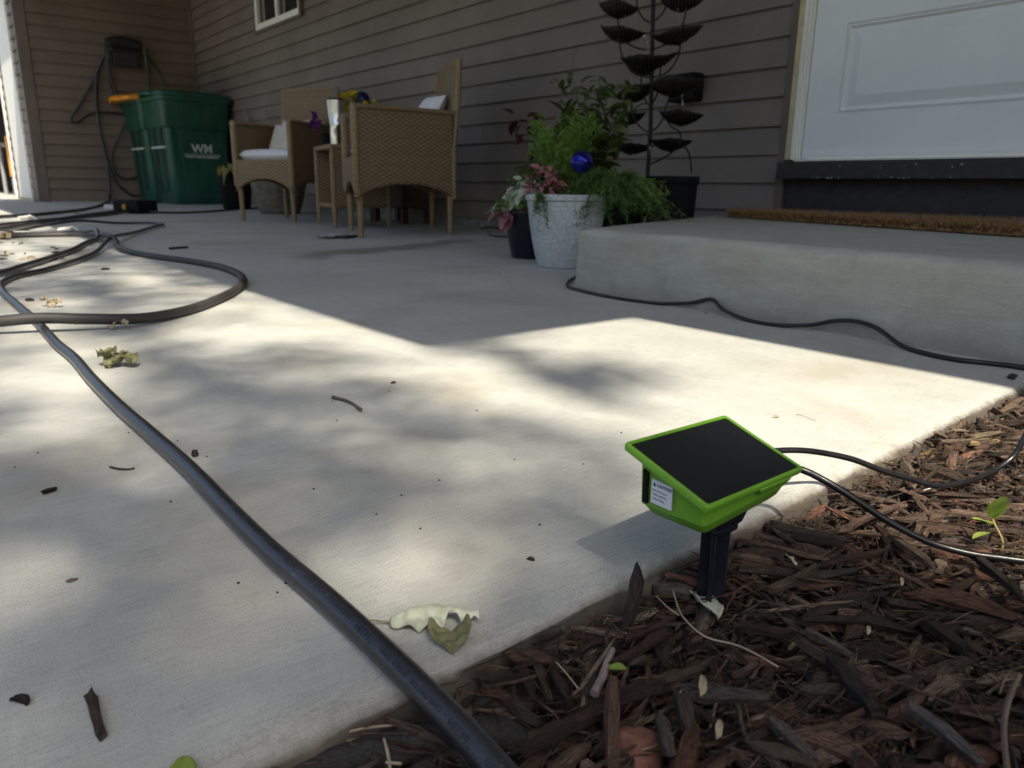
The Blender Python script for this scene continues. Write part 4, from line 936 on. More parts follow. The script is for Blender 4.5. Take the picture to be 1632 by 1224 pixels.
# rubber latch and label on the end facing the camera (u = -LU side)
def EP(v, z, out_=0): # point on the end wall plane, v across, z absolute
    p = TP(-LU+.0063-out_, v, -.004); return Vector((p.x, p.y, z))
ztop = TP(-LU, v0_, -.004).z
mb = MB(); mb.hexa([EP(v0_+.0046, HB+.009, -.001), EP(v0_+.0092, HB+.008, -.001), EP(v0_+.0092, HB+.008, .0018), EP(v0_+.0046, HB+.009, .0018), EP(v0_+.0040, ztop-.008, -.001), EP(v0_+.0090, ztop-.010, -.001), EP(v0_+.0090, ztop-.010, .0018), EP(v0_+.0040, ztop-.008, .0018)])
mb.build('rubber_cover', M_BLACKM, tm, bevel=.0012, seg=3)
lv0, lv1 = v0_+.0120, v0_+.0290
zt0 = ztop-.0125
lz1, lz0 = zt0-.0005, zt0-.0165
mb = MB(); mb.hexa([EP(lv0, lz0, .0), EP(lv1, lz0-.0008, .0), EP(lv1, lz0-.0008, .0012), EP(lv0, lz0, .0012), EP(lv0, lz1, .0), EP(lv1, lz1-.0012, .0), EP(lv1, lz1-.0012, .0012), EP(lv0, lz1, .0012)])
lb = mb.build('caution_label', plain('label_white', (.68, .70, .74), .5, .03, 60, 0), tm, smooth=False)
def ltext(s_, size, v, z, bold=0):
    cu = bpy.data.curves.new('print', 'FONT'); cu.body = s_; cu.size = size; cu.offset = bold
    o = bpy.data.objects.new('tmp', cu); me = bpy.data.meshes.new_from_object(o); me.name = 'label_print'
    for q_ in me.vertices:
        p = EP(v+q_.co.x, z+q_.co.y-.06*(q_.co.x), .00135); q_.co = p
    o2 = bpy.data.objects.new('label_print', me); col.objects.link(o2); me.materials.append(M_PRINTN); o2.parent = lb
M_PRINTN = plain('navy_print', (.012, .018, .045), .6, .1, 50, 0)
ltext('CAUTION', .0026, lv0+.0046, lz1-.0040, .0001)
ltext('Ensure the cover', .00172, lv0+.0012, lz1-.0073, .00004); ltext('is fully sealed for', .00172, lv0+.0012, lz1-.0101, .00004); ltext('waterproofing', .00172, lv0+.0012, lz1-.0129, .00004)
mb = MB(); mb.add([EP(lv0+.0012, lz1-.0041, .0014), EP(lv0+.0040, lz1-.0043, .0014), EP(lv0+.0026, lz1-.0014, .0014)], [(0, 1, 2)]); mb.build('warning_triangle', M_PRINTN, lb, smooth=False)
# black stake: clamp, cross-shaped post
t = NT('blue_black_plastic'); M_STAKE = t.out((.007, .009, .016), .42, None, 0, .4)
sx_, sy_ = 0.004, 0.0
zc = HB-.0035
mb = MB(); mb.hexa([Vector((sx_+x, sy_+y, z)) for z, k in ((zc-.011, .8), (zc+.001, 1.0)) for x, y in ((-.014*k, -.016*k), (.014*k, -.016*k), (.014*k, .017*k), (-.014*k, .017*k))]); mb.build('clamp', M_STAKE, tm, bevel=.002)
mb = MB(); mb.box((sx_-.0105, sy_-.011, zc-.016), (sx_+.0105, sy_+.011, zc-.009)); mb.build('collar', M_STAKE, tm, bevel=.002)
a_ = math.radians(30); ca, sa = math.cos(a_), math.sin(a_)
mb = MB()
for (hx, hy) in ((.0080, .0018), (.0018, .0080)):
    pts = [(-hx, -hy), (hx, -hy), (hx, hy), (-hx, hy)]
    mb.hexa([Vector((sx_+(x*ca-y*sa)*k, sy_+(x*sa+y*ca)*k, z)) for z, k in ((-.06, .85), (zc-.012, 1.0)) for x, y in pts])
for (x, y) in ((.0080, 0), (-.0080, 0), (0, .0080), (0, -.0080)):
    mb.hexa([Vector((sx_+((x+dx)*ca-(y+dy)*sa)*k, sy_+((x+dx)*sa+(y+dy)*ca)*k, z)) for z, k in ((-.06, .85), (zc-.0121, 1.0)) for dx, dy in ((-.0018, -.0018), (.0018, -.0018), (.0018, .0018), (-.0018, .0018))])
mb.build('stake', M_STAKE, tm, bevel=.0006)

# ------------------------------------------------------------------ bark mulch
t = NT('bark_mulch'); c = t.n('ShaderNodeTexCoord'); mp = t.n('ShaderNodeMapping'); mp.inputs['Scale'].default_value = (1, 10, 1); t.l(c.outputs['UV'], mp.inputs[0])
gr1 = t.noise(mp.outputs[0], 2.6, 6, .72, .5); gr2 = t.noise(mp.outputs[0], 11.0, 3, .7)
at_ = t.n('ShaderNodeAttribute', attribute_name='tone'); 
cc = t.mix(1.0, at_.outputs['Color'], t.ramp(gr1, [(.34, .22), (.5, .95), (.68, 1.9)]), 'MULTIPLY')
n_ = t.bump(gr1, 1.0, .0030); n_ = t.bump(gr2, .9, .0010, n_)
M_MULCH = t.out(cc, .82, n_, 0, .25)
PAL = np.array([.98, 1.04, .97])*np.array([(.060,.038,.029),(.078,.050,.037),(.045,.031,.026),(.100,.068,.052),(.072,.040,.030),(.11,.052,.036),(.13,.095,.072),(.050,.040,.036),(.20,.155,.115),(.27,.20,.13)])
PW = np.array([.2, .17, .20, .12, .14, .07, .05, .07, .010, .003]); PW = PW/PW.sum()
def chip_arrays(L, W, T, rs, blunt=False):
    K = 5; ring = np.array([(-.5, -.42), (.5, -.5), (.48, .40), (.05, .55), (-.46, .36)])
    ss = np.array([-.5, -.30, 0, .28, .5]) + rs.normal(0, .02, K)
    prof = np.array([rs.uniform(.25, .95), rs.uniform(.75, 1.05), 1.0, rs.uniform(.7, 1.05), rs.uniform(.15, .9)])
    if blunt: prof = np.array([rs.uniform(.6, .95), rs.uniform(.9, 1.1), 1.0, rs.uniform(.85, 1.1), rs.uniform(.55, .95)])
    bend = rs.normal(0, .04)*L; tw = rs.normal(0, .35)
    V = []
    for k in range(K):
        a = tw*ss[k]; r_ = ring*np.array([W, T])*prof[k]*(1+rs.normal(0, .16, (5, 1))); r_ = np.stack([r_[:, 0]*math.cos(a)-r_[:, 1]*math.sin(a), r_[:, 0]*math.sin(a)+r_[:, 1]*math.cos(a)], 1)
        x = ss[k]*L+rs.normal(0, .06*L if k in (0, 4) else .012*L, 5); off = bend*(1-4*ss[k]**2); V.append(np.stack([x, r_[:, 0]+off, r_[:, 1]], 1))
    V = np.concatenate(V)
    uv = np.concatenate([np.stack([np.full(5, ss[k]*L*30), np.arange(5)/5*(W+T)*60], 1) for k in range(K)])
    return V, uv
CF = []
for k in range(4):
    for i in range(5): j = (i+1) % 5; CF.append((k*5+i, k*5+j, (k+1)*5+j, (k+1)*5+i))
CF.append((4, 3, 2, 1, 0)); CF.append(tuple(20+i for i in range(5)))
def edge_x(y): return -.297-.0345*max(y-.1, 0)
def mulch_h(x, y): return -.034+.010*noise.noise(Vector((x*9, y*9, 1)))+.005*noise.noise(Vector((x*25, y*25, 2)))+.019*math.exp(-max(x-edge_x(y), 0)/.03)
def rotm(yaw_, pit, ro):
    return np.array((Matrix.Rotation(yaw_, 3, 'Z') @ Matrix.Rotation(pit, 3, 'Y') @ Matrix.Rotation(ro, 3, 'X')))
def flow(x, y): # lying direction leans with the bed
    return 1.15+1.2*noise.noise(Vector((x*5, y*5, 8)))
def chips(N, xr, yr, lmin, lmax, rs, lift=0.0, fine=.28, ffrac=.4):
    VV, FF, UV, TN = [], [], [], []; nb = 0
    for _ in range(N):
        x = rs.uniform(*xr); y = rs.uniform(*yr); e = edge_x(y)
        if x < e+.003 or (y > 1.30-.02): continue
        L = lmin+(lmax-lmin)*rs.random()**2.4; W = min(L*rs.uniform(.06, .28), .0105)*(fine if rs.random() < ffrac else 1); T = W*rs.uniform(.35, .9)
        V, uv = chip_arrays(L, W, T, rs); ya = flow(x, y)+rs.normal(0, .75)
        # keep chips from cutting into the slab
        hx = abs(math.cos(ya))*L/2; x = max(x, e+.004+hx*.9)
        V = V @ rotm(ya, rs.normal(0, .20), rs.normal(0, .8)).T + np.array([x, y, mulch_h(x, y)+rs.uniform(-.008, .010)+lift])
        c_ = PAL[rs.choice(len(PAL), p=PW)]*rs.uniform(.4, 1.6)*1.65
        VV.append(V); UV.append(uv); FF.append(nb); TN.append(np.tile(np.append(c_, 1), (25, 1))); nb += 25
    return VV, UV, FF, TN
def build_chips(packs, name):
    VV = np.concatenate([a for p in packs for a in p[0]]); UV = np.concatenate([a for p in packs for a in p[1]]); TN = np.concatenate([a for p in packs for a in p[3]])
    nch = len(VV)//25; faces = []
    for k in range(nch):
        b = k*25; faces += [tuple(i+b for i in f) for f in CF]
    me = bpy.data.meshes.new(name); me.from_pydata(VV.tolist(), [], faces)
    ul = me.uv_layers.new(name='UVMap'); li = np.zeros(len(me.loops), dtype=np.int32); me.loops.foreach_get('vertex_index', li); ul.data.foreach_set('uv', UV[li].astype(np.float32).ravel())
    at2 = me.color_attributes.new('tone', 'FLOAT_COLOR', 'POINT'); at2.data.foreach_set('color', TN.astype(np.float32).ravel())
    me.materials.append(M_MULCH); o = bpy.data.objects.new(name, me); col.objects.link(o); return o
rs = np.random.default_rng(21)
packs = [chips(9500, (-.34, .12), (-.05, 1.32), .012, .05, rs), chips(10000, (-.34, .06), (.03, 1.0), .004, .020, rs, .004), chips(1900, (-.33, .02), (.06, 1.3), .028, .075, rs, .006), chips(3000, (.0, 1.3), (-1.2, 1.35), .03, .10, rs), chips(6500, (-.34, .04), (.03, 1.25), .012, .045, rs, .009, .10, 1.0)]
tag(build_chips(packs, 'bark_mulch'), 'shredded brown bark mulch filling the bed beside the slab', 'mulch', kind='stuff')
# the chips large enough to pick apart
def big_chip(p, L, W, T, yaw_, pit, tone, label, name='bark_chip', cat='bark chip', ro=0, seed=0, group=None, blunt=None):
    r_ = np.random.default_rng(seed+100); V, uv = chip_arrays(L, W, T, r_, L < .07 if blunt is None else blunt)
    me = bpy.data.meshes.new(name); me.from_pydata(V.tolist(), [], CF); ul = me.uv_layers.new(name='UVMap'); li = np.zeros(len(me.loops), dtype=np.int32); me.loops.foreach_get('vertex_index', li); ul.data.foreach_set('uv', uv[li].astype(np.float32).ravel())
    at2 = me.color_attributes.new('tone', 'FLOAT_COLOR', 'POINT'); at2.data.foreach_set('color', np.tile(np.append(tone, 1), 25).astype(np.float32))
    me.materials.append(M_MULCH); o = bpy.data.objects.new(name, me); col.objects.link(o); o.location = p; o.rotation_euler = (Matrix.Rotation(yaw_, 3, 'Z') @ Matrix.Rotation(pit, 3, 'Y') @ Matrix.Rotation(ro, 3, 'X')).to_euler()
    su = o.modifiers.new('sub', 'SUBSURF'); su.levels = 0; su.render_levels = 1; su.subdivision_type = 'SIMPLE'
    return tag(o, label, cat, group)
def span(px0, py0, px1, py1, z): a = gr(px0, py0, z); b = gr(px1, py1, z); return (a+b)/2, (b-a).length, math.atan2((b-a).y, (b-a).x)
DK = (.060, .040, .031); MD = (.10, .068, .05); RD = (.13, .06, .042); GY = (.16, .14, .125); LT = (.30, .23, .16)
SPANS = [((845,1215,1075,1080),.014,-.018,DK,'long dark bark strip lying diagonally at the bottom centre of the bed'),
 ((1195,822,1282,862),.013,-.018,(.17,.12,.08),'split brown chip just right of the timer head'),
 ((1268,1020,1385,1090),.012,-.018,(.12,.085,.07),'broad brown chip in the lower right part of the mulch'),
 ((1280,1005,1355,1050),.006,-.010,GY,'pale grey stick lying on top of the broad brown chip'),
 ((1440,1130,1560,1215),.010,-.012,(.14,.135,.14),'blue grey splinter near the lower right corner'),
 ((1230,1150,1300,1222),.010,-.014,(.15,.14,.135),'grey weathered splinter at the bottom edge of the bed'),
 ((1470,990,1545,1045),.012,-.018,(.055,.042,.034),'flat dark chip right of the bed centre under shade'),
 ((1224,938,1300,908),.009,-.016,(.13,.10,.075),'curved brown stick behind the black stake to the right'),
 ((870,1010,935,958),.008,-.012,GY,'grey splinter leaning at the slab edge left of the spike'),
 ((1042,935,1100,952),.016,-.018,(.20,.17,.14),'chunky pale chip left of the black stake foot'),
 ((905,985,930,960),.012,-.016,(.14,.11,.09),'rough wood nub beside the upright spike'),
 ((1082,1110,1100,1170),.012,-.014,(.095,.075,.062),'flat brown chip standing under the small pale petal'),
 ((1455,735,1535,715),.012,-.020,(.34,.24,.13),'tan chip in the sunlit mulch under the upper tube'),
 ((1440,700,1465,742),.008,-.012,(.12,.09,.08),'dark split chip leaning in the sunlit mulch'),
 ((1545,715,1590,700),.012,-.014,(.42,.33,.18),'yellow wood chip in the sunlit mulch near the right edge'),
 ((1300,905,1400,885),.009,-.018,DK,'long dark strip below the sagging tube'),
 ((1180,1000,1260,1015),.012,-.018,DK,'dark strip right of the stake foot'),
 ((820,1040,850,1120),.008,-.014,DK,'dark strip standing along the slab edge, first of the row'),
 ((845,1045,872,1110),.007,-.014,(.09,.07,.055),'brown strip beside the first strip of the edge row'),
 ((870,1040,905,1125),.007,-.013,DK,'dark strip third in the edge row below the leaf'),
 ((1000,1020,1075,990),.007,-.014,(.07,.045,.036),'reddish dark strip left of the stake in shade'),
 ((980,1060,1060,1010),.008,-.012,(.065,.04,.03),'slim reddish strip crossing the bed centre'),
 ((1052,1150,1070,1210),.010,-.012,(.12,.10,.09),'pale bottomed chip beside the red stone'),
 ((1320,1040,1400,1150),.012,-.016,(.05,.042,.04),'long dark chip sloping through the lower right of the bed'),
 ((1540,880,1630,960),.011,-.016,(.05,.04,.036),'dark bar chip at the right edge under the seedling'),
 ((1420,860,1490,905),.010,-.012,(.16,.12,.09),'brown chip lit at its tip under the lower tube'),
 ((1330,780,1400,800),.008,-.014,(.16,.11,.085),'brown strip in the sunlit mulch between the two tubes'),
 ((1300,760,1360,735),.009,-.014,(.2,.14,.1),'sunlit tan chip right of the timer by the slab edge'),
 ((1510,820,1630,830),.008,-.014,(.2,.14,.11),'long sunlit strip behind the seedling'),
 ((1350,845,1430,810),.008,-.014,(.15,.1,.08),'brown sunlit strip crossing below the upper tube')]
for i, ((a, b, c_, d_), W, z, tone, lab) in enumerate(SPANS):
    p, L, ya = span(a, b, c_, d_, z); big_chip(p+Vector((0, 0, .002)), min(max(L, .015), .14), W*.72, W*.5, ya, random.gauss(0, .06), (.85*tone[0], .80*tone[1], .74*tone[2]), lab, seed=i)
p = gr(942, 960, -.02); big_chip((edge_x(.335)+.014, .338, -.004), .046, .0075, .004, 1.9, -1.05, (.05, .035, .03), 'sharp dark spike of bark standing up at the slab edge', seed=70)
p, L, ya = span(945, 1108, 980, 1032, -.012); mb = MB(); a_p = gr(947, 1106, -.014); b_p = gr(976, 1035, -.010)
mb.tube([a_p, a_p.lerp(b_p, .35)+Vector((.001, 0, .001)), a_p.lerp(b_p, .7), b_p], [.0028, .0024, .0023, .0019], 8); tag(mb.build('twig', plain('grey_twig_bark', (.22, .18, .17), .8, .3, 80, .4)), 'pale grey peeled twig lying in the shaded mulch', 'twig')
# stone
mb = MB(); mb.sphere((0, 0, 0), .014, 10)
mb.v = [tuple(Vector(v)*(1+.9*noise.noise(Vector(v)*70))) for v in mb.v]; o = mb.build('red_stone', plain('red_brown_stone', (.20, .085, .055), .8, .35, 120, .8), auto=180); o.location = gr(1008, 1195, -.022); o.scale = (1, 1.1, .6); tag(o, 'reddish brown stone at the bottom edge of the mulch', 'stone')
def leaf_obj(me_m, name, label, cat, loc, L, W, yaw_, pit=0, ro=0, fold=.3, curl=.2, crumple=.0, seed=0, nseg=14, lobes=0):
    mb = MB(); nv = 8
    for i in range(nseg+1):
        s_ = i/nseg; wd = W/2*math.sin(PI*min(1, s_*.98+.01))**.65
        if lobes: wd *= 1+.18*math.sin(s_*lobes*2*PI)
        for j in range(nv+1):
            t_ = -1+2*j/nv; x = wd*t_; z = abs(t_)*wd*fold - curl*L*s_*s_ + crumple*noise.noise(Vector((s_*4, t_*2.2, seed)))*L + .02*L*math.cos(abs(t_)*5-s_*26)*abs(t_)*.5
            mb.v.append((x, L*(s_-.5), z))
    for i in range(nseg):
        for j in range(nv): a = i*(nv+1)+j; mb.f.append((a, a+1, a+nv+2, a+nv+1))
    zmin = min(v[2] for v in mb.v); mb.v = [(x, y, z-zmin*0) for x, y, z in mb.v]
    o = mb.build(name, me_m, auto=180); sm = o.modifiers.new('s', 'SOLIDIFY'); sm.thickness = .0004
    o.location = loc; o.rotation_euler = (Matrix.Rotation(yaw_, 3, 'Z') @ Matrix.Rotation(pit, 3, 'X') @ Matrix.Rotation(ro, 3, 'Y')).to_euler()
    return tag(o, label, cat)
# big curled pale leaf by the hose: a tent of two halves with a broken hole
def curled_leaf():
    a = gr(622, 996, .0); b = gr(764, 990, .0); e_ = empty('fallen_leaf', (0, 0, 0), 0, 'large pale curled dry leaf on the slab beside the lettered hose', 'leaf')
    ax = (b-a); L = ax.length; u = ax.normalized(); w_ = Vector((-u.y, u.x, 0))
    if w_.dot(Vector((-1, 0, 0))) < 0: w_ = -w_       # points away from the camera
    N, Mv = 72, 20; mb = MB(); keep = []
    for i in range(N+1):
        s_ = i/N; env = math.sin(PI*min(1, .03+s_*.93))**.55*(1-.25*s_); pl = math.sin(s_*31+1.3*math.sin(s_*9)); pl2 = math.sin(s_*57+2)
        low = .35*math.sin(s_*23)+.25*math.sin(s_*39+1); tm = 1-.42*math.exp(-((s_-.70)/.085)**4)-.25*math.exp(-((s_-.94)/.04)**2)+.06*math.sin(s_*26)
        for j in range(Mv+1):
            t_ = j/Mv*tm; ph = -1.25+t_*(2.75+low*.35)     # from the far foot over the crown to the near hem
            rr_ = .0095*env*(1+.09*pl*(t_)+.04*pl2)
            y_ = -math.sin(ph)*rr_*1.15; z_ = rr_*(math.cos(ph)+.18)+.0012+.0016*env*math.sin(s_*31+1.3*math.sin(s_*9))*max(0, t_-.45)
            if t_ > .78: z_ += .0012*low; y_ -= .0018*(t_-.78)*5*(.4+low)
            if s_ > .88: z_ += (s_-.88)*.03*(1-t_*.3)
            p = a+u*(s_*L)+w_*(y_)+Vector((0, 0, z_)); p.z = max(p.z, .0006); mb.v.append(tuple(p))
    for i in range(N):
        for j in range(Mv):
            q_ = i*(Mv+1)+j; mb.f.append((q_, q_+1, q_+Mv+2, q_+Mv+1))
    o = mb.build('leaf_blade', M_LEAFPALE, e_, auto=180); sm = o.modifiers.new('s', 'SOLIDIFY'); sm.thickness = .0004
    p0 = gr(686, 998, .006); p1 = gr(744, 992, .008); p2 = gr(722, 1042, .0008); mb = MB(); n = 14
    for i in range(n+1):
        for j in range(n+1):
            s_, t_ = i/n, j/n; c_ = p0.lerp(p1, t_).lerp(p2, s_**1.15)
            c_ += (p1-p0)*((t_-.5)*.55*math.sin(PI*s_)) + Vector((0, 0, .006*(1-s_)*(abs(t_-.5)*2)**2 - .004*(1-s_)*math.sin(PI*t_) + .0009*math.sin(s_*17+t_*6)+.0008*math.sin(t_*19)))
            c_.z = max(c_.z, .0007); mb.v.append(tuple(c_))
    for i in range(n):
        for j in range(n): q_ = i*(n+1)+j; mb.f.append((q_, q_+1, q_+n+2, q_+n+1))
    o = mb.build('leaf_tip', M_DRYG2, e_, auto=180); sm = o.modifiers.new('s', 'SOLIDIFY'); sm.thickness = .0005
    mb = MB(); mb.tube([a+Vector((0, 0, .002)), a+u*(-.012)+Vector((0, 0, .004))], [.0007, .0005], 5); mb.build('petiole', M_DRYG2, e_)
t = NT('pale_leaf_veined'); v_ = t.co('Object'); f_ = t.noise(v_, 70, 4, .6); wv = t.n('ShaderNodeTexWave'); t.l(t.co('Object', (1, 1, 1), (0, 0, .5)), wv.inputs['Vector']); wv.inputs['Scale'].default_value = 22; wv.inputs['Distortion'].default_value = 3; wv.inputs['Detail'].default_value = 2
ve = t.ramp(wv.outputs['Fac'], [(.0, .72), (.10, 1.0)]); cc = t.mix(.8, t.ramp(f_, [(.3, (.40, .43, .30)), (.7, (.60, .62, .48))]), ve, 'MULTIPLY')
t.out(cc, .7, t.bump(wv.outputs['Fac'], .5, .0008), 0, .2); M_LEAFPALE = t.m
curled_leaf()
def crumpled(px, py, label, m, L=.05, seed=1):
    p = gr(px, py, 0); e_ = empty('fallen_leaf', (p.x, p.y, gz(p.x)), 0, label, 'leaf'); rn = random.Random(seed)
    for q_, (dx, dy, ya, pi_, sz) in enumerate(((0, 0, .3, .9, 1), (.012, .012, 1.8, .6, .8), (-.01, -.012, -1.1, .2, .9))):
        mb = MB(); N = 9
        for i in range(N+1):
            for j in range(N+1):
                s_, t_ = i/N, -1+2*j/N; wd = L*.42*math.sin(PI*(.04+.92*s_))**.7; z = .35*L*noise.noise(Vector((s_*2.6, t_*1.8, seed+q_*3)))+.22*L*t_*t_
                mb.v.append((wd*t_, L*(s_-.5), z+.10*L))
        for i in range(N):
            for j in range(N):
                if (i*7+j*3+q_) % 19 == 0: continue
                a = i*(N+1)+j; mb.f.append((a, a+1, a+N+2, a+N+1))
        o = mb.build('leaf_blade', m, e_, auto=180); o.location = (dx, dy, .006+.004*q_); o.scale = (sz*.8, sz*.8, sz*.8); o.rotation_euler = (pi_*.5, .4*rn.gauss(0, 1), ya); sm = o.modifiers.new('s', 'SOLIDIFY'); sm.thickness = .0004
crumpled(188, 584, 'crumpled olive dry leaf on the sunlit slab behind the lettered hose', M_DRYG2, .046, 4)
leaf_obj(M_DRYG, 'fallen_leaf', 'pale dry leaf folded round the foot of the black stake', 'leaf', gr(1122, 965, -.018)+Vector((.0, .0, .002)), .034, .018, 1.25, .1, .3, fold=.6, curl=.1, crumple=.12, seed=3)
leaf_obj(M_LEAFG, 'fallen_leaf', 'bright green leaf tip at the bottom edge of the slab', 'leaf', gr(290, 1232, .003), .022, .012, 1.2, .1, 0, fold=.2, curl=.05)
leaf_obj(M_LEAFG, 'fallen_leaf', 'tiny yellow green leaf among the shaded mulch', 'leaf', gr(982, 1062, -.006), .011, .007, -1.2, .5, 0, fold=.3, curl=.2)
for i, (px, py, lab, L) in enumerate(((1088, 1106, 'cream petal shaped flake under the shaded mulch centre', .013), (1438, 925, 'small cream flake in the mulch below the lower tube', .014), (1120, 1090, 'slim tan husk lying in the mulch right of the petal flake', .022), (1146, 1160, 'pale husk at the lower middle of the mulch', .018), (1385, 1003, 'little yellow curled flake in the shaded mulch', .012), (1262, 890, 'silver dry leaf in the mulch right of the stake', .02))):
    leaf_obj(M_STRAW if i != 5 else M_DRYG, 'dry_flake', lab, 'flake', gr(px, py, -.010), L*.8, L*.22, rnd.uniform(0, 3), .2, .4, fold=.4, curl=.15, crumple=.1, seed=i)
def straw(pts, r, label, m=M_STRAW, name='straw_stalk', cat='stem'):
    P_ = [gr(px, py, z) for px, py, z in pts]; mb = MB(); mb.tube(spline(P_, .005), r*.6, 6); return tag(mb.build(name, m), label, cat)
straw([(1073, 942, -.008), (1090, 985, -.006), (1125, 1015, -.008), (1180, 1030, -.010), (1240, 1063, -.012)], .0009, 'long pale curved grass stem left of the stake')
straw([(1046, 950, -.008), (1062, 966, -.007), (1082, 981, -.009)], .0007, 'short straight pale stem left of the stake')
straw([(875, 1044, -.010), (900, 1070, -.008), (922, 1098, -.010)], .0007, 'thin pale stem near the slab edge below the leaf')
straw([(510, 1185, -.016), (560, 1165, -.010), (610, 1157, -.010), (640, 1156, -.014)], .0011, 'pale dry stem lying against the slab side above the soaker hose')
straw([(500, 1195, -.018), (540, 1184, -.014), (595, 1175, -.014)], .0013, 'second dry stem just under the pale one at the slab side')
straw([(612, 1178, -.008), (618, 1200, -.006), (622, 1226, -.008)], .0013, 'upright pale twig crossing the soaker hose')
straw([(615, 1215, -.006), (640, 1217, -.006)], .0012, 'short pale twig end on the soaker hose')
straw([(1625, 1075, .012), (1608, 1115, .004), (1600, 1160, -.004), (1606, 1230, -.012)], .0026, 'brown curved stem rising at the lower right edge', plain('brown_stem', (.11, .075, .055), .7, .2, 60, .2))
straw([(1270, 660+0, .001), (1284, 664, .003), (1300, 671, .001)], .0006, 'hair thin splinter on the bright slab above the upper tube', M_STRAW)

# seedling
sb = gr(1592, 885, -.030); sd_ = empty('seedling', sb, 0, 'small lime green seedling standing in the sunlit mulch', 'seedling')
tp = at(1582, 828, sb.y)-sb; tp2 = at(1578, 800, sb.y)-sb
mb = MB(); mb.tube(spline([(0, 0, -.005), (.001, 0, .012), tuple(tp), tuple(tp2)], .004), [.0009]*60 and .0009, 6); mb.build('stem', plain('seedling_stem', (.30, .24, .08), .6), sd_)
def oval_leaf(L, W, serr=.10):
    return leaf_mesh(L, W, .25, .15, 10, serr=serr)
me_s = mesh_of(oval_leaf(.029, .014), 'leaf', M_LEAFG)
ang_cam = math.atan2(fw.y, fw.x)
leaves(sd_, me_s, [(tp, ang_cam+PI/2+PI*0-.1, 1.25, -.2, 1.0), (tp+Vector((0, 0, -.004)), ang_cam+.2, .45, .2, .75), (tp+Vector((0, 0, -.012)), ang_cam+.35, .05, .3, .7), (tp+Vector((0, 0, .002)), ang_cam+PI*.62, 1.05, .3, .6)])

# twigs and crumbs on the slab
M_TWIG = plain('grey_brown_twig', (.10, .08, .065), .85, .5, 120, .5); M_CRUMB = plain('dark_crumb', (.03, .02, .016), .85, .4, 80, .5)
def gtwig(pts, rads, label, m=M_TWIG, name='twig'):
    P_ = [gr(px, py, z) for px, py, z in pts]; mb = MB(); sp2_ = spline(P_, .003); n = len(sp2_)
    rr_ = [np.interp(i/(n-1)*(len(rads)-1), range(len(rads)), rads)*(1+.25*noise.noise(Vector((i*.8, 0, 5)))) for i in range(n)]
    mb.tube(sp2_, rr_, 8); return tag(mb.build(name, m), label, 'twig')
gtwig([(530, 633, .003), (548, 637, .003), (562, 643, .003), (575, 653, .003)], [.0024, .0016, .0014, .0026], 'knobbly short grey twig on the middle of the slab')
p, L, ya = span(143, 1103, 161, 1169, .0026); big_chip(p, L, .0046, .0042, ya, 0, (.075, .055, .045), 'brown stick lying on the slab near the lower left corner', 'stick', 'stick', seed=31, blunt=True)
gtwig([(175, 744, .001), (190, 747, .002), (204, 748, .001), (214, 746, .002)], [.0008, .001, .0009, .0008], 'thin crooked dark thread of bark left of the lettered hose', M_CRUMB)
mb = MB(); a_ = gr(270, 396, gz(-3.3)+.004); b_ = gr(299, 394, gz(-3.3)+.004); mb.tube([a_, b_], .005, 8); tag(mb.build('dark_stick', M_BLACK), 'straight black stick lying beside the slab joint', 'stick')
def crumb(px, py, sx, sy, sz, label, m=M_CRUMB, seed=0, yaw_=0, cat='bark chip'):
    mb = MB(); mb.sphere((0, 0, 0), 1, 10); mb.v = [tuple(Vector(v)*(1+.55*noise.noise(Vector(v)*1.6+Vector((seed*3.1, 0, 0))))) for v in mb.v]
    o = mb.build('bark_crumb', m, auto=40); p = gr(px, py, 0); o.location = (p.x, p.y, gz(p.x)+sz*.6); o.scale = (sx*.72, sy*.72, sz*.72); o.rotation_euler = (0, 0, yaw_); tag(o, label, cat)
p, L, ya = span(66, 785, 89, 778, .0022); big_chip(p, L, .0050, .0034, ya, 0, (.035, .025, .020), 'dark bark fragment on the slab left of the lettered hose', 'bark_crumb', seed=34, blunt=True)
p, L, ya = span(20, 1112, 45, 1119, .0022); big_chip(p, L, .0042, .0034, ya, 0, (.03, .025, .024), 'small black nugget near the left edge of the slab', 'bark_crumb', seed=33, blunt=True)
crumb(627, 611, .003, .006, .0022, 'dark teardrop crumb above the knobbly twig', seed=3)
crumb(311, 727, .005, .005, .005, 'dark crumb with a curl touching the lettered hose', seed=4)
crumb(846, 893, .0045, .0022, .002, 'tiny brown splinter on the slab left of the timer', seed=5, yaw_=.4)
crumb(1613, 604, .008, .010, .006, 'dark bark crumb at the corner of slab and step', seed=6)
crumb(1609, 548, .004, .009, .006, 'dark speck of debris against the foot of the step', seed=12)
crumb(168, 430, .012, .020, .005, 'dark leaf scrap on the slab inside the hose loop', seed=7)
crumb(47, 480, .008, .012, .006, 'round black crumb at the left of the slab inside the loop', seed=8)
crumb(1237, 665, .004, .007, .002, 'pale brown crumb on the bright slab behind the timer', M_STRAW, 9)
crumb(115, 926, .003, .005, .001, 'faint brown husk on the lower left of the slab', M_TWIG, 10)
crumb(1125, 500, .003, .004, .002, 'speck of debris below the thin tube by the step', M_TWIG, 11)
for i, (px, py) in enumerate(((330, 728), (283, 703), (455, 930), (442, 945), (272, 800), (205, 690), (530, 641), (537, 671), (620, 624), (860, 837), (760, 655), (990, 690), (820, 733), (600, 820), (670, 843), (930, 740), (60, 722), (24, 745), (640, 790), (700, 766), (380, 930), (500, 780))):
    crumb(px, py, .0011, .0016, .0008, 'speck of dark grit scattered on the near slab', M_CRUMB, i, rnd.random()*3, 'grit'); bpy.context.scene.collection.objects[-1]['group'] = 'dark grit specks on the slab'
rl = random.Random(9)
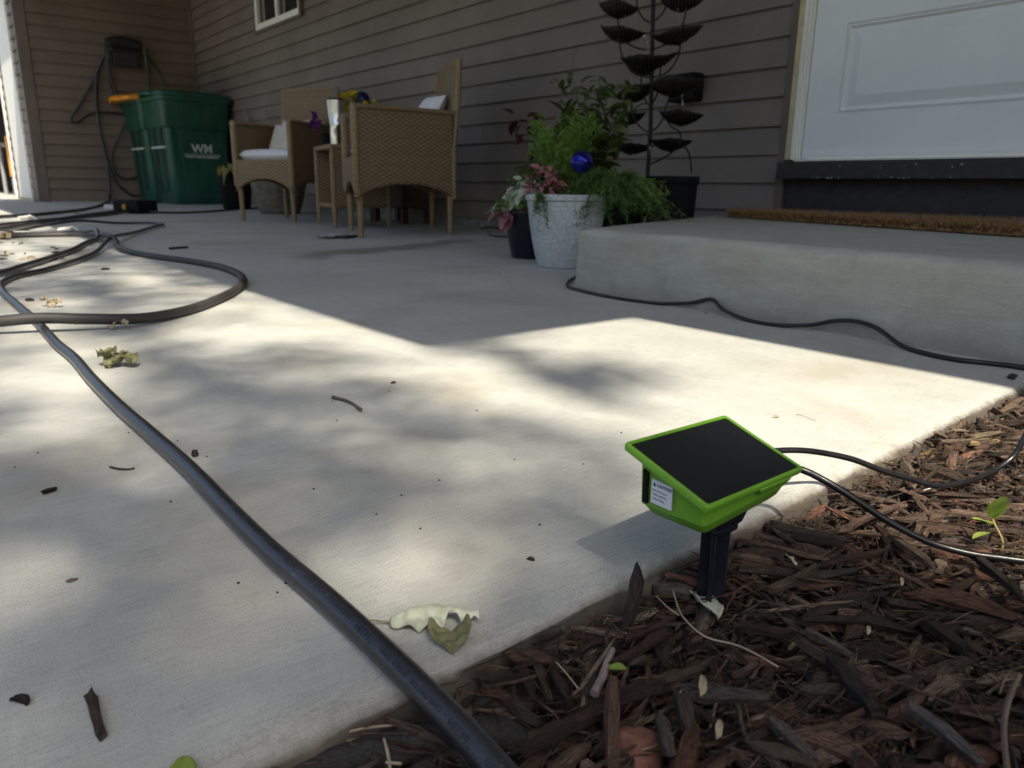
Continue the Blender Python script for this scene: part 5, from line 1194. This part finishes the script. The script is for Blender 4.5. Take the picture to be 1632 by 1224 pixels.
for i in range(26):
    px = rl.uniform(0, 105); py = rl.uniform(388, 418) if i > 8 else rl.uniform(408, 416); p = gr(px, py, 0)
    crumb(px, py, rl.uniform(.005, .02), rl.uniform(.008, .03), .005, 'brown leaf crumb in the litter inside the hose coil', rl.choice([M_TWIG, M_CRUMB, M_STRAW]), i, rl.random()*3, 'litter'); bpy.context.scene.collection.objects[-1]['group'] = 'leaf litter inside the hose coil'
crumpled(84, 489, 'small tan dry leaf on the slab inside the hose loop', M_STRAW, .028, 2)
crumpled(184, 525, 'tan crumpled leaf under the dusty hose loop', M_STRAW, .030, 9)
crumpled(8, 385, 'pale dry leaf at the left edge by the hose coil', M_STRAW, .07, 5)

# ------------------------------------------------------------------ things round the chairs
p = gr(530, 377, .01); ft = MB(); N = 12
for i in range(N+1):
    for j in range(N+1):
        ft.v.append(((i/N-.5)*.20, (j/N-.5)*.11, .012+.012*noise.noise(Vector((i*.8, j*.8, 4)))))
for i in range(N):
    for j in range(N): a = i*(N+1)+j; ft.f.append((a, a+1, a+N+2, a+N+1))
o = ft.build('crumpled_wrapper', plain('foil_white', (.62, .64, .68), .35, .1, 30, .2, .4), auto=30); o.location = (p.x, p.y, gz(p.x)); o.rotation_euler = (0, 0, 2.2); tag(o, 'crumpled silver wrapper on the slab in front of the chairs', 'wrapper')
mb = MB(); mb.box((-.07, -.03, 0), (.07, .03, .012)); o = mb.build('black_strap', M_BLACK, bevel=.003); q = gr(552, 379, .005); o.location = (q.x, q.y, gz(q.x)); o.rotation_euler = (0, 0, 2.2); tag(o, 'flat black strap end beside the silver wrapper', 'strap')
# ribbed stone pot under the left chair
sp_ = gr(412, 341, .03); sp_ = Vector((-6.1, 2.47, gz(-6.1)))
e_ = empty('ribbed_pot', sp_, 0, 'ribbed grey stone pot seen beneath the chair by the carts', 'pot'); mb = MB()
rings = []
for r_, z in ((.145, 0), (.155, .01), (.19, .12), (.215, .24), (.225, .30), (.205, .30), (.19, .26)):
    rings.append([(r_*(1+.035*abs(math.cos(7*a)))*math.cos(a), r_*(1+.035*abs(math.cos(7*a)))*math.sin(a), z) for a in [2*PI*k/84 for k in range(84)]])
mb.loft(rings); mb.build('pot_wall', M_STONE, e_, auto=50)
mb = MB(); mb.lathe([(.001, .262), (.19, .26)], 24, cap=False); mb.build('potting_soil', M_SOIL, e_)
# flower planter between the chairs: dark red-brown tall box
fp = Vector((-4.62, 2.74, gz(-4.6))); e_ = empty('flower_box', fp, 0, 'tall red brown planter of yellow flowers behind the nearer armchair', 'planter')
mb = MB(); mb.hexa([(x*k, y*k, z) for z, k in ((0.10, .8), (.58, 1.0)) for x, y in ((-.26, -.13), (.26, -.13), (.26, .13), (-.26, .13))]); mb.build('planter_wall', M_BROWNBOX, e_, bevel=.01)
for x in (-.19, .19):
    for y in (-.09, .09): mb = MB(); mb.box((x-.02, y-.02, 0), (x+.02, y+.02, .10)); mb.build('foot', M_BROWNBOX, e_)
LM_Y = mesh_of(leaf_mesh(.026, .022, .1, .1), 'petal', M_YFLOWER); LM_V = mesh_of(leaf_mesh(.030, .026, .1, .2), 'petal', M_VFLOWER); LM_G = mesh_of(leaf_mesh(.05, .018), 'leaf', M_OLIVE)
def flowers(name, label, base, centers, me_p, n=6, green=20, parent=None, spread=.1):
    e_ = empty(name, base, 0, label, 'flowers')
    mb = MB(); stems(mb, (0, 0, 0), [Vector(c_)-Vector(base) for c_ in centers], .0016); mb.build('stem', M_OLIVE, e_)
    for c_ in centers:
        cc_ = Vector(c_)-Vector(base); leaves(e_, me_p, [(cc_, 2*PI*k/n+rnd.random()*.4, rnd.uniform(.5, 1.5), rnd.gauss(0, .5), rnd.uniform(.7, 1.3)) for k in range(n)], 'petal')
    leaves(e_, LM_G, [(Vector((rnd.gauss(0, spread), rnd.gauss(0, spread*.5), rnd.uniform(.0, .10))), rnd.uniform(0, 6.3), rnd.uniform(-.2, 1.1), rnd.gauss(0, .4), rnd.uniform(.6, 1.2)) for k in range(green)])
    return e_
yc = [at(538+rnd.uniform(0, 30), 148+rnd.uniform(0, 32), 2.62+rnd.uniform(-.04, .06)) for _ in range(26)]+[at(px, py, 2.66+dy) for px, py, dy in ((545, 168, 0), (550, 172, .03), (556, 152, 0), (562, 160, .03), (541, 160, .02), (566, 157, 0), (552, 177, -.02), (548, 163, .05), (581, 165, -.06), (584, 167, -.05), (598, 165, 0), (560, 150, .02))]
flowers('yellow_flowers', 'yellow blossoms above the arm of the nearer wicker chair', fp+Vector((0, 0, .57)), yc, LM_Y)
gc = at(577, 159, 2.74); gl = MB(); gl.sphere((0, 0, 0), .058, 28); tag(gl.build('gazing_globe', plain('dark_blue_glass', (.01, .02, .09), .12, .4, 20, .02, .5), loc=gc), 'dark blue glass globe among the yellow flowers', 'glass globe')
vc_ = [at(px, py, 2.08) for px, py in ((499, 183), (503, 190), (497, 200), (505, 205), (506, 213), (501, 197), (509, 199), (494, 206))]
vb_ = tf(.86, .2, .478+gz(-4.5))
e_ = empty('small_pot', vb_, 0, 'small dark pot of purple flowers on the side table', 'pot'); mb = MB(); mb.lathe([(.035, 0), (.044, .07), (.048, .072), (.048, .08), (.04, .08)], 20); mb.build('pot_wall', M_BLACKM, e_)
flowers('purple_flowers', 'purple blossoms spilling beside the steel tumbler', vb_+Vector((0, 0, .078)), vc_, LM_V, 5, 10, spread=.03)
# black pot with yellowing plant right of the carts
bp = Vector((-7.05, 2.45, gz(-7))); e_ = empty('black_pot', bp, 0, 'black nursery pot squeezed between the green cart and the chair', 'pot'); mb = MB(); mb.lathe([(.11, 0), (.12, .01), (.15, .30), (.16, .30), (.16, .33), (.145, .33)], 28); mb.build('pot_wall', M_BLACKM, e_)
sp6 = spray(bp+Vector((.04, -.08, .33)), .12, .10, .10, 11, rnd, pit=(-.9, .1)); LM_YG = mesh_of(leaf_mesh(.13, .04), 'leaf', leafmat('yellowing_leaf', (.16, .15, .03), (.34, .28, .07)))
plant('drooping_plant', 'yellowing drooping leaves over the black nursery pot', 'plant', bp+Vector((0, 0, .33)), [(LM_YG, sp6)], [q_[0] for q_ in sp6[:8]])
for i, (a, b, lab) in enumerate((((389, 176), (398, 200), 'thin grey stake standing behind the chair by the carts, left of two'), ((424, 176), (419, 200), 'thin grey stake behind the chair by the carts, right of two'))):
    A_, B_ = at(*a, 2.86), at(*b, 2.84); d_ = (B_-A_).normalized(); mb = MB(); k_ = (A_.z-.05)/abs(d_.z); mb.tube([A_, A_+d_*k_], .010, 8); tag(mb.build('garden_stake', plain('grey_stake', (.20, .20, .21))), lab, 'stake')
hose('power_cord', [at(x_, y_, 2.85) for x_, y_ in ((560, 345), (600, 354), (650, 357), (690, 358), (712, 366), (745, 368), (790, 362), (805, 372))], .005, M_CORD, 'thin black cord lying along the foundation behind the chairs', 'cord', .03, 6)
sp7 = gr(765, 372, .0); mb = MB(); mb.lathe([(.11, .0), (.15, .012), (.155, .022), (.14, .014), (.01, .008)], 40); o = mb.build('plant_saucer', M_FOUND); o.location = (-3.22, 2.62, 0); tag(o, 'flat grey saucer on the slab against the foundation', 'saucer')

# ------------------------------------------------------------------ the tree whose canopy dapples the slab
def dens(x, y):
    # leaves per ray: crown shaped to drop chosen light and shade pools below
    T = .31 + .13*noise.noise(Vector((x*5, y*11, 3)))
    lights = [(-.78, .585, .095, .06, .75), (-1.30, .60, .60, .085, .9), (-.66, 1.08, .45, .17, 1.0), (-.90, .95, .14, .16, .8), (-.50, .84, .18, .20, .8), (-.40, .68, .09, .10, .6), (-.27, .78, .12, .13, 1.0), (-.25, .95, .16, .20, 1.0), (-.36, 1.08, .25, .12, 1.0), (-.22, .64, .08, .05, .6), (-.155, .63, .05, .04, .6),
              (-1.12, .12, .24, .07, .7), (-1.32, .42, .16, .09, .6), (-1.32, .20, .12, .09, .4), (-.565, .02, .07, .022, .6), (-.85, .10, .10, .05, .3), (-1.62, .16, .20, .05, .6), (-1.62, .47, .25, .06, .5), (-2.3, .50, .30, .07, .7), (-1.95, .26, .22, .035, .4), (-1.85, .40, .15, .035, .3),
              (-3.1, .33, .5, .08, .6), (-2.7, .15, .3, .05, .5), (-4.2, .55, .6, .12, .6), (-6.8, .45, 1.6, .45, 1.0), (-3.7, .35, .4, .10, .4), (-.37, .56, .05, .10, .45), (-.345, .47, .035, .05, .35),
              (-.46, .17, .08, .06, .20), (-.38, .28, .06, .08, .24), (-.39, .08, .05, .04, .15), (-.42, .20, .05, .1, .1)]
    darks = [(-.78, .07, .22, .06, .22), (-.44, .06, .10, .04, .20), (-.60, .09, .08, .03, .15), (-.715, .70, .07, .045, 1.1), (-.82, .668, .07, .018, .35), (-.63, 1.03, .045, .04, 1.1), (-.46, .035, .05, .025, .55), (-.50, .10, .035, .03, .35), (-.72, .05, .10, .045, .45), (-.92, .30, .08, .05, .30), (-.90, .42, .05, .05, .22), (-.62, .20, .12, .05, .15), (-1.24, .27, .05, .045, .3), (-.56, .36, .12, .10, .06),
             (-.17, .38, .16, .15, .6), (-.08, .15, .24, .22, .6), (-.25, .28, .05, .12, .3), (-.16, .53, .10, .035, .35), (-.12, .58, .06, .02, .3), (-.30, .45, .03, .07, .3),
             (-1.45, .30, .10, .03, .3), (-2.1, .36, .35, .05, .3), (-2.9, .50, .3, .04, .25), (-3.4, .2, .4, .05, .2), (-.12, 1.20, .05, .08, .8)]
    for cx_, cy_, rx, ry, a in lights: T += a*math.exp(-((x-cx_)/rx)**2-((y-cy_)/ry)**2)
    for cx_, cy_, rx, ry, a in darks: T -= a*math.exp(-((x-cx_)/rx)**2-((y-cy_)/ry)**2)
    return -math.log(min(max(T, .02), 1.0))
def canopy():
    rs = np.random.default_rng(77); V, F = [], []; s = np.array(SUN); pts = []
    cell = .04
    for x in np.arange(-8.5, .9, cell):
        for y in np.arange(-1.2, 1.35, cell):
            lam = dens(x+cell/2, y+cell/2)*cell*cell/ (.00049); 
            for _ in range(rs.poisson(lam)):
                g_ = np.array([x+rs.random()*cell, y+rs.random()*cell, 0.]); h = rs.uniform(7.0, 9.5); p = g_+s*(h/s[2]); pts.append(p)
    for p in pts:
        L = rs.uniform(.040, .058); W = L*.66; a = rs.uniform(0, 2*PI); ti = rs.normal(0, .5); ro = rs.normal(0, .5); R_ = rotm(a, ti, ro)
        q = np.array([(-L/2, 0, 0), (-L*.15, W/2, .006), (L*.25, W*.38, .004), (L/2, 0, 0), (L*.25, -W*.38, .004), (-L*.15, -W/2, .006)]) @ R_.T + p
        b = len(V); V += q.tolist(); F += [(b, b+1, b+2, b+3, b+4, b+5)]
    return V, F, pts
V, F, pts = canopy()
tree = empty('shade_tree', (6.9, -3.0, -.07), 0, 'tall leafy tree standing behind the camera and shading the slab', 'tree')
mb = MB(); mb.v = [tuple(np.array(v)-np.array(tree.location)) for v in V]; mb.f = F; o = mb.build('crown', M_CANOPY, tree, smooth=False); o['kind'] = 'stuff'
mb = MB(); mb.tube(spline([(0, 0, 0), (.05, 0, 2), (-.1, .1, 4.5), (-.3, .2, 8)], .3), [.22]*0 or .17, 14); mb.build('trunk', M_BARK, tree)
for i in range(9):
    tgt = Vector(pts[(i*977) % len(pts)])-Vector(tree.location); st = Vector((-.2, .15, 5.6+i*.25)); 
    if tgt.z < st.z+.1: tgt.z = st.z+.4
    mb = MB(); mb.tube(spline([st, st.lerp(tgt, .5)+Vector((0, 0, .25)), tgt], .3), .018, 6); mb.build('branch', M_BARK, tree)
# unseen trees added far behind the camera, so glossy things have something to mirror
for i, (x, y) in enumerate(((-4, -16), (5, -20), (-14, -18), (14, -12))):
    e_ = empty('added_tree', (x, y, -.07), 0, ('unseen round tree added beyond the lawn straight behind the porch', 'unseen added tree farthest back on the lawn', 'unseen added tree at the driveway side of the lawn', 'unseen added tree at the door side of the lawn')[i], 'tree', 'unseen added trees beyond the lawn')
    mb = MB(); mb.tube([(0, 0, 0), (0, 0, 3)], .18, 10); mb.build('trunk', M_BARK, e_)
    rr = random.Random(i); mb = MB()
    for k in range(1600):
        d = Vector((rr.gauss(0, 1), rr.gauss(0, 1), rr.gauss(0, 1))).normalized(); p = d*rr.uniform(.6, 1)**.5*2.6*(1+.3*noise.noise(d*2+Vector((i, 0, 0)))); p.z = p.z*.9+4.4; a = Vector((rr.gauss(0, 1), rr.gauss(0, 1), rr.gauss(0, 1))).normalized()*.22; b = a.cross(d).normalized()*.2
        mb.add([p-a, p+b, p+a, p-b], [(0, 1, 2, 3)])
    o = mb.build('crown', M_CANOPY, e_, smooth=False); o['kind'] = 'stuff'
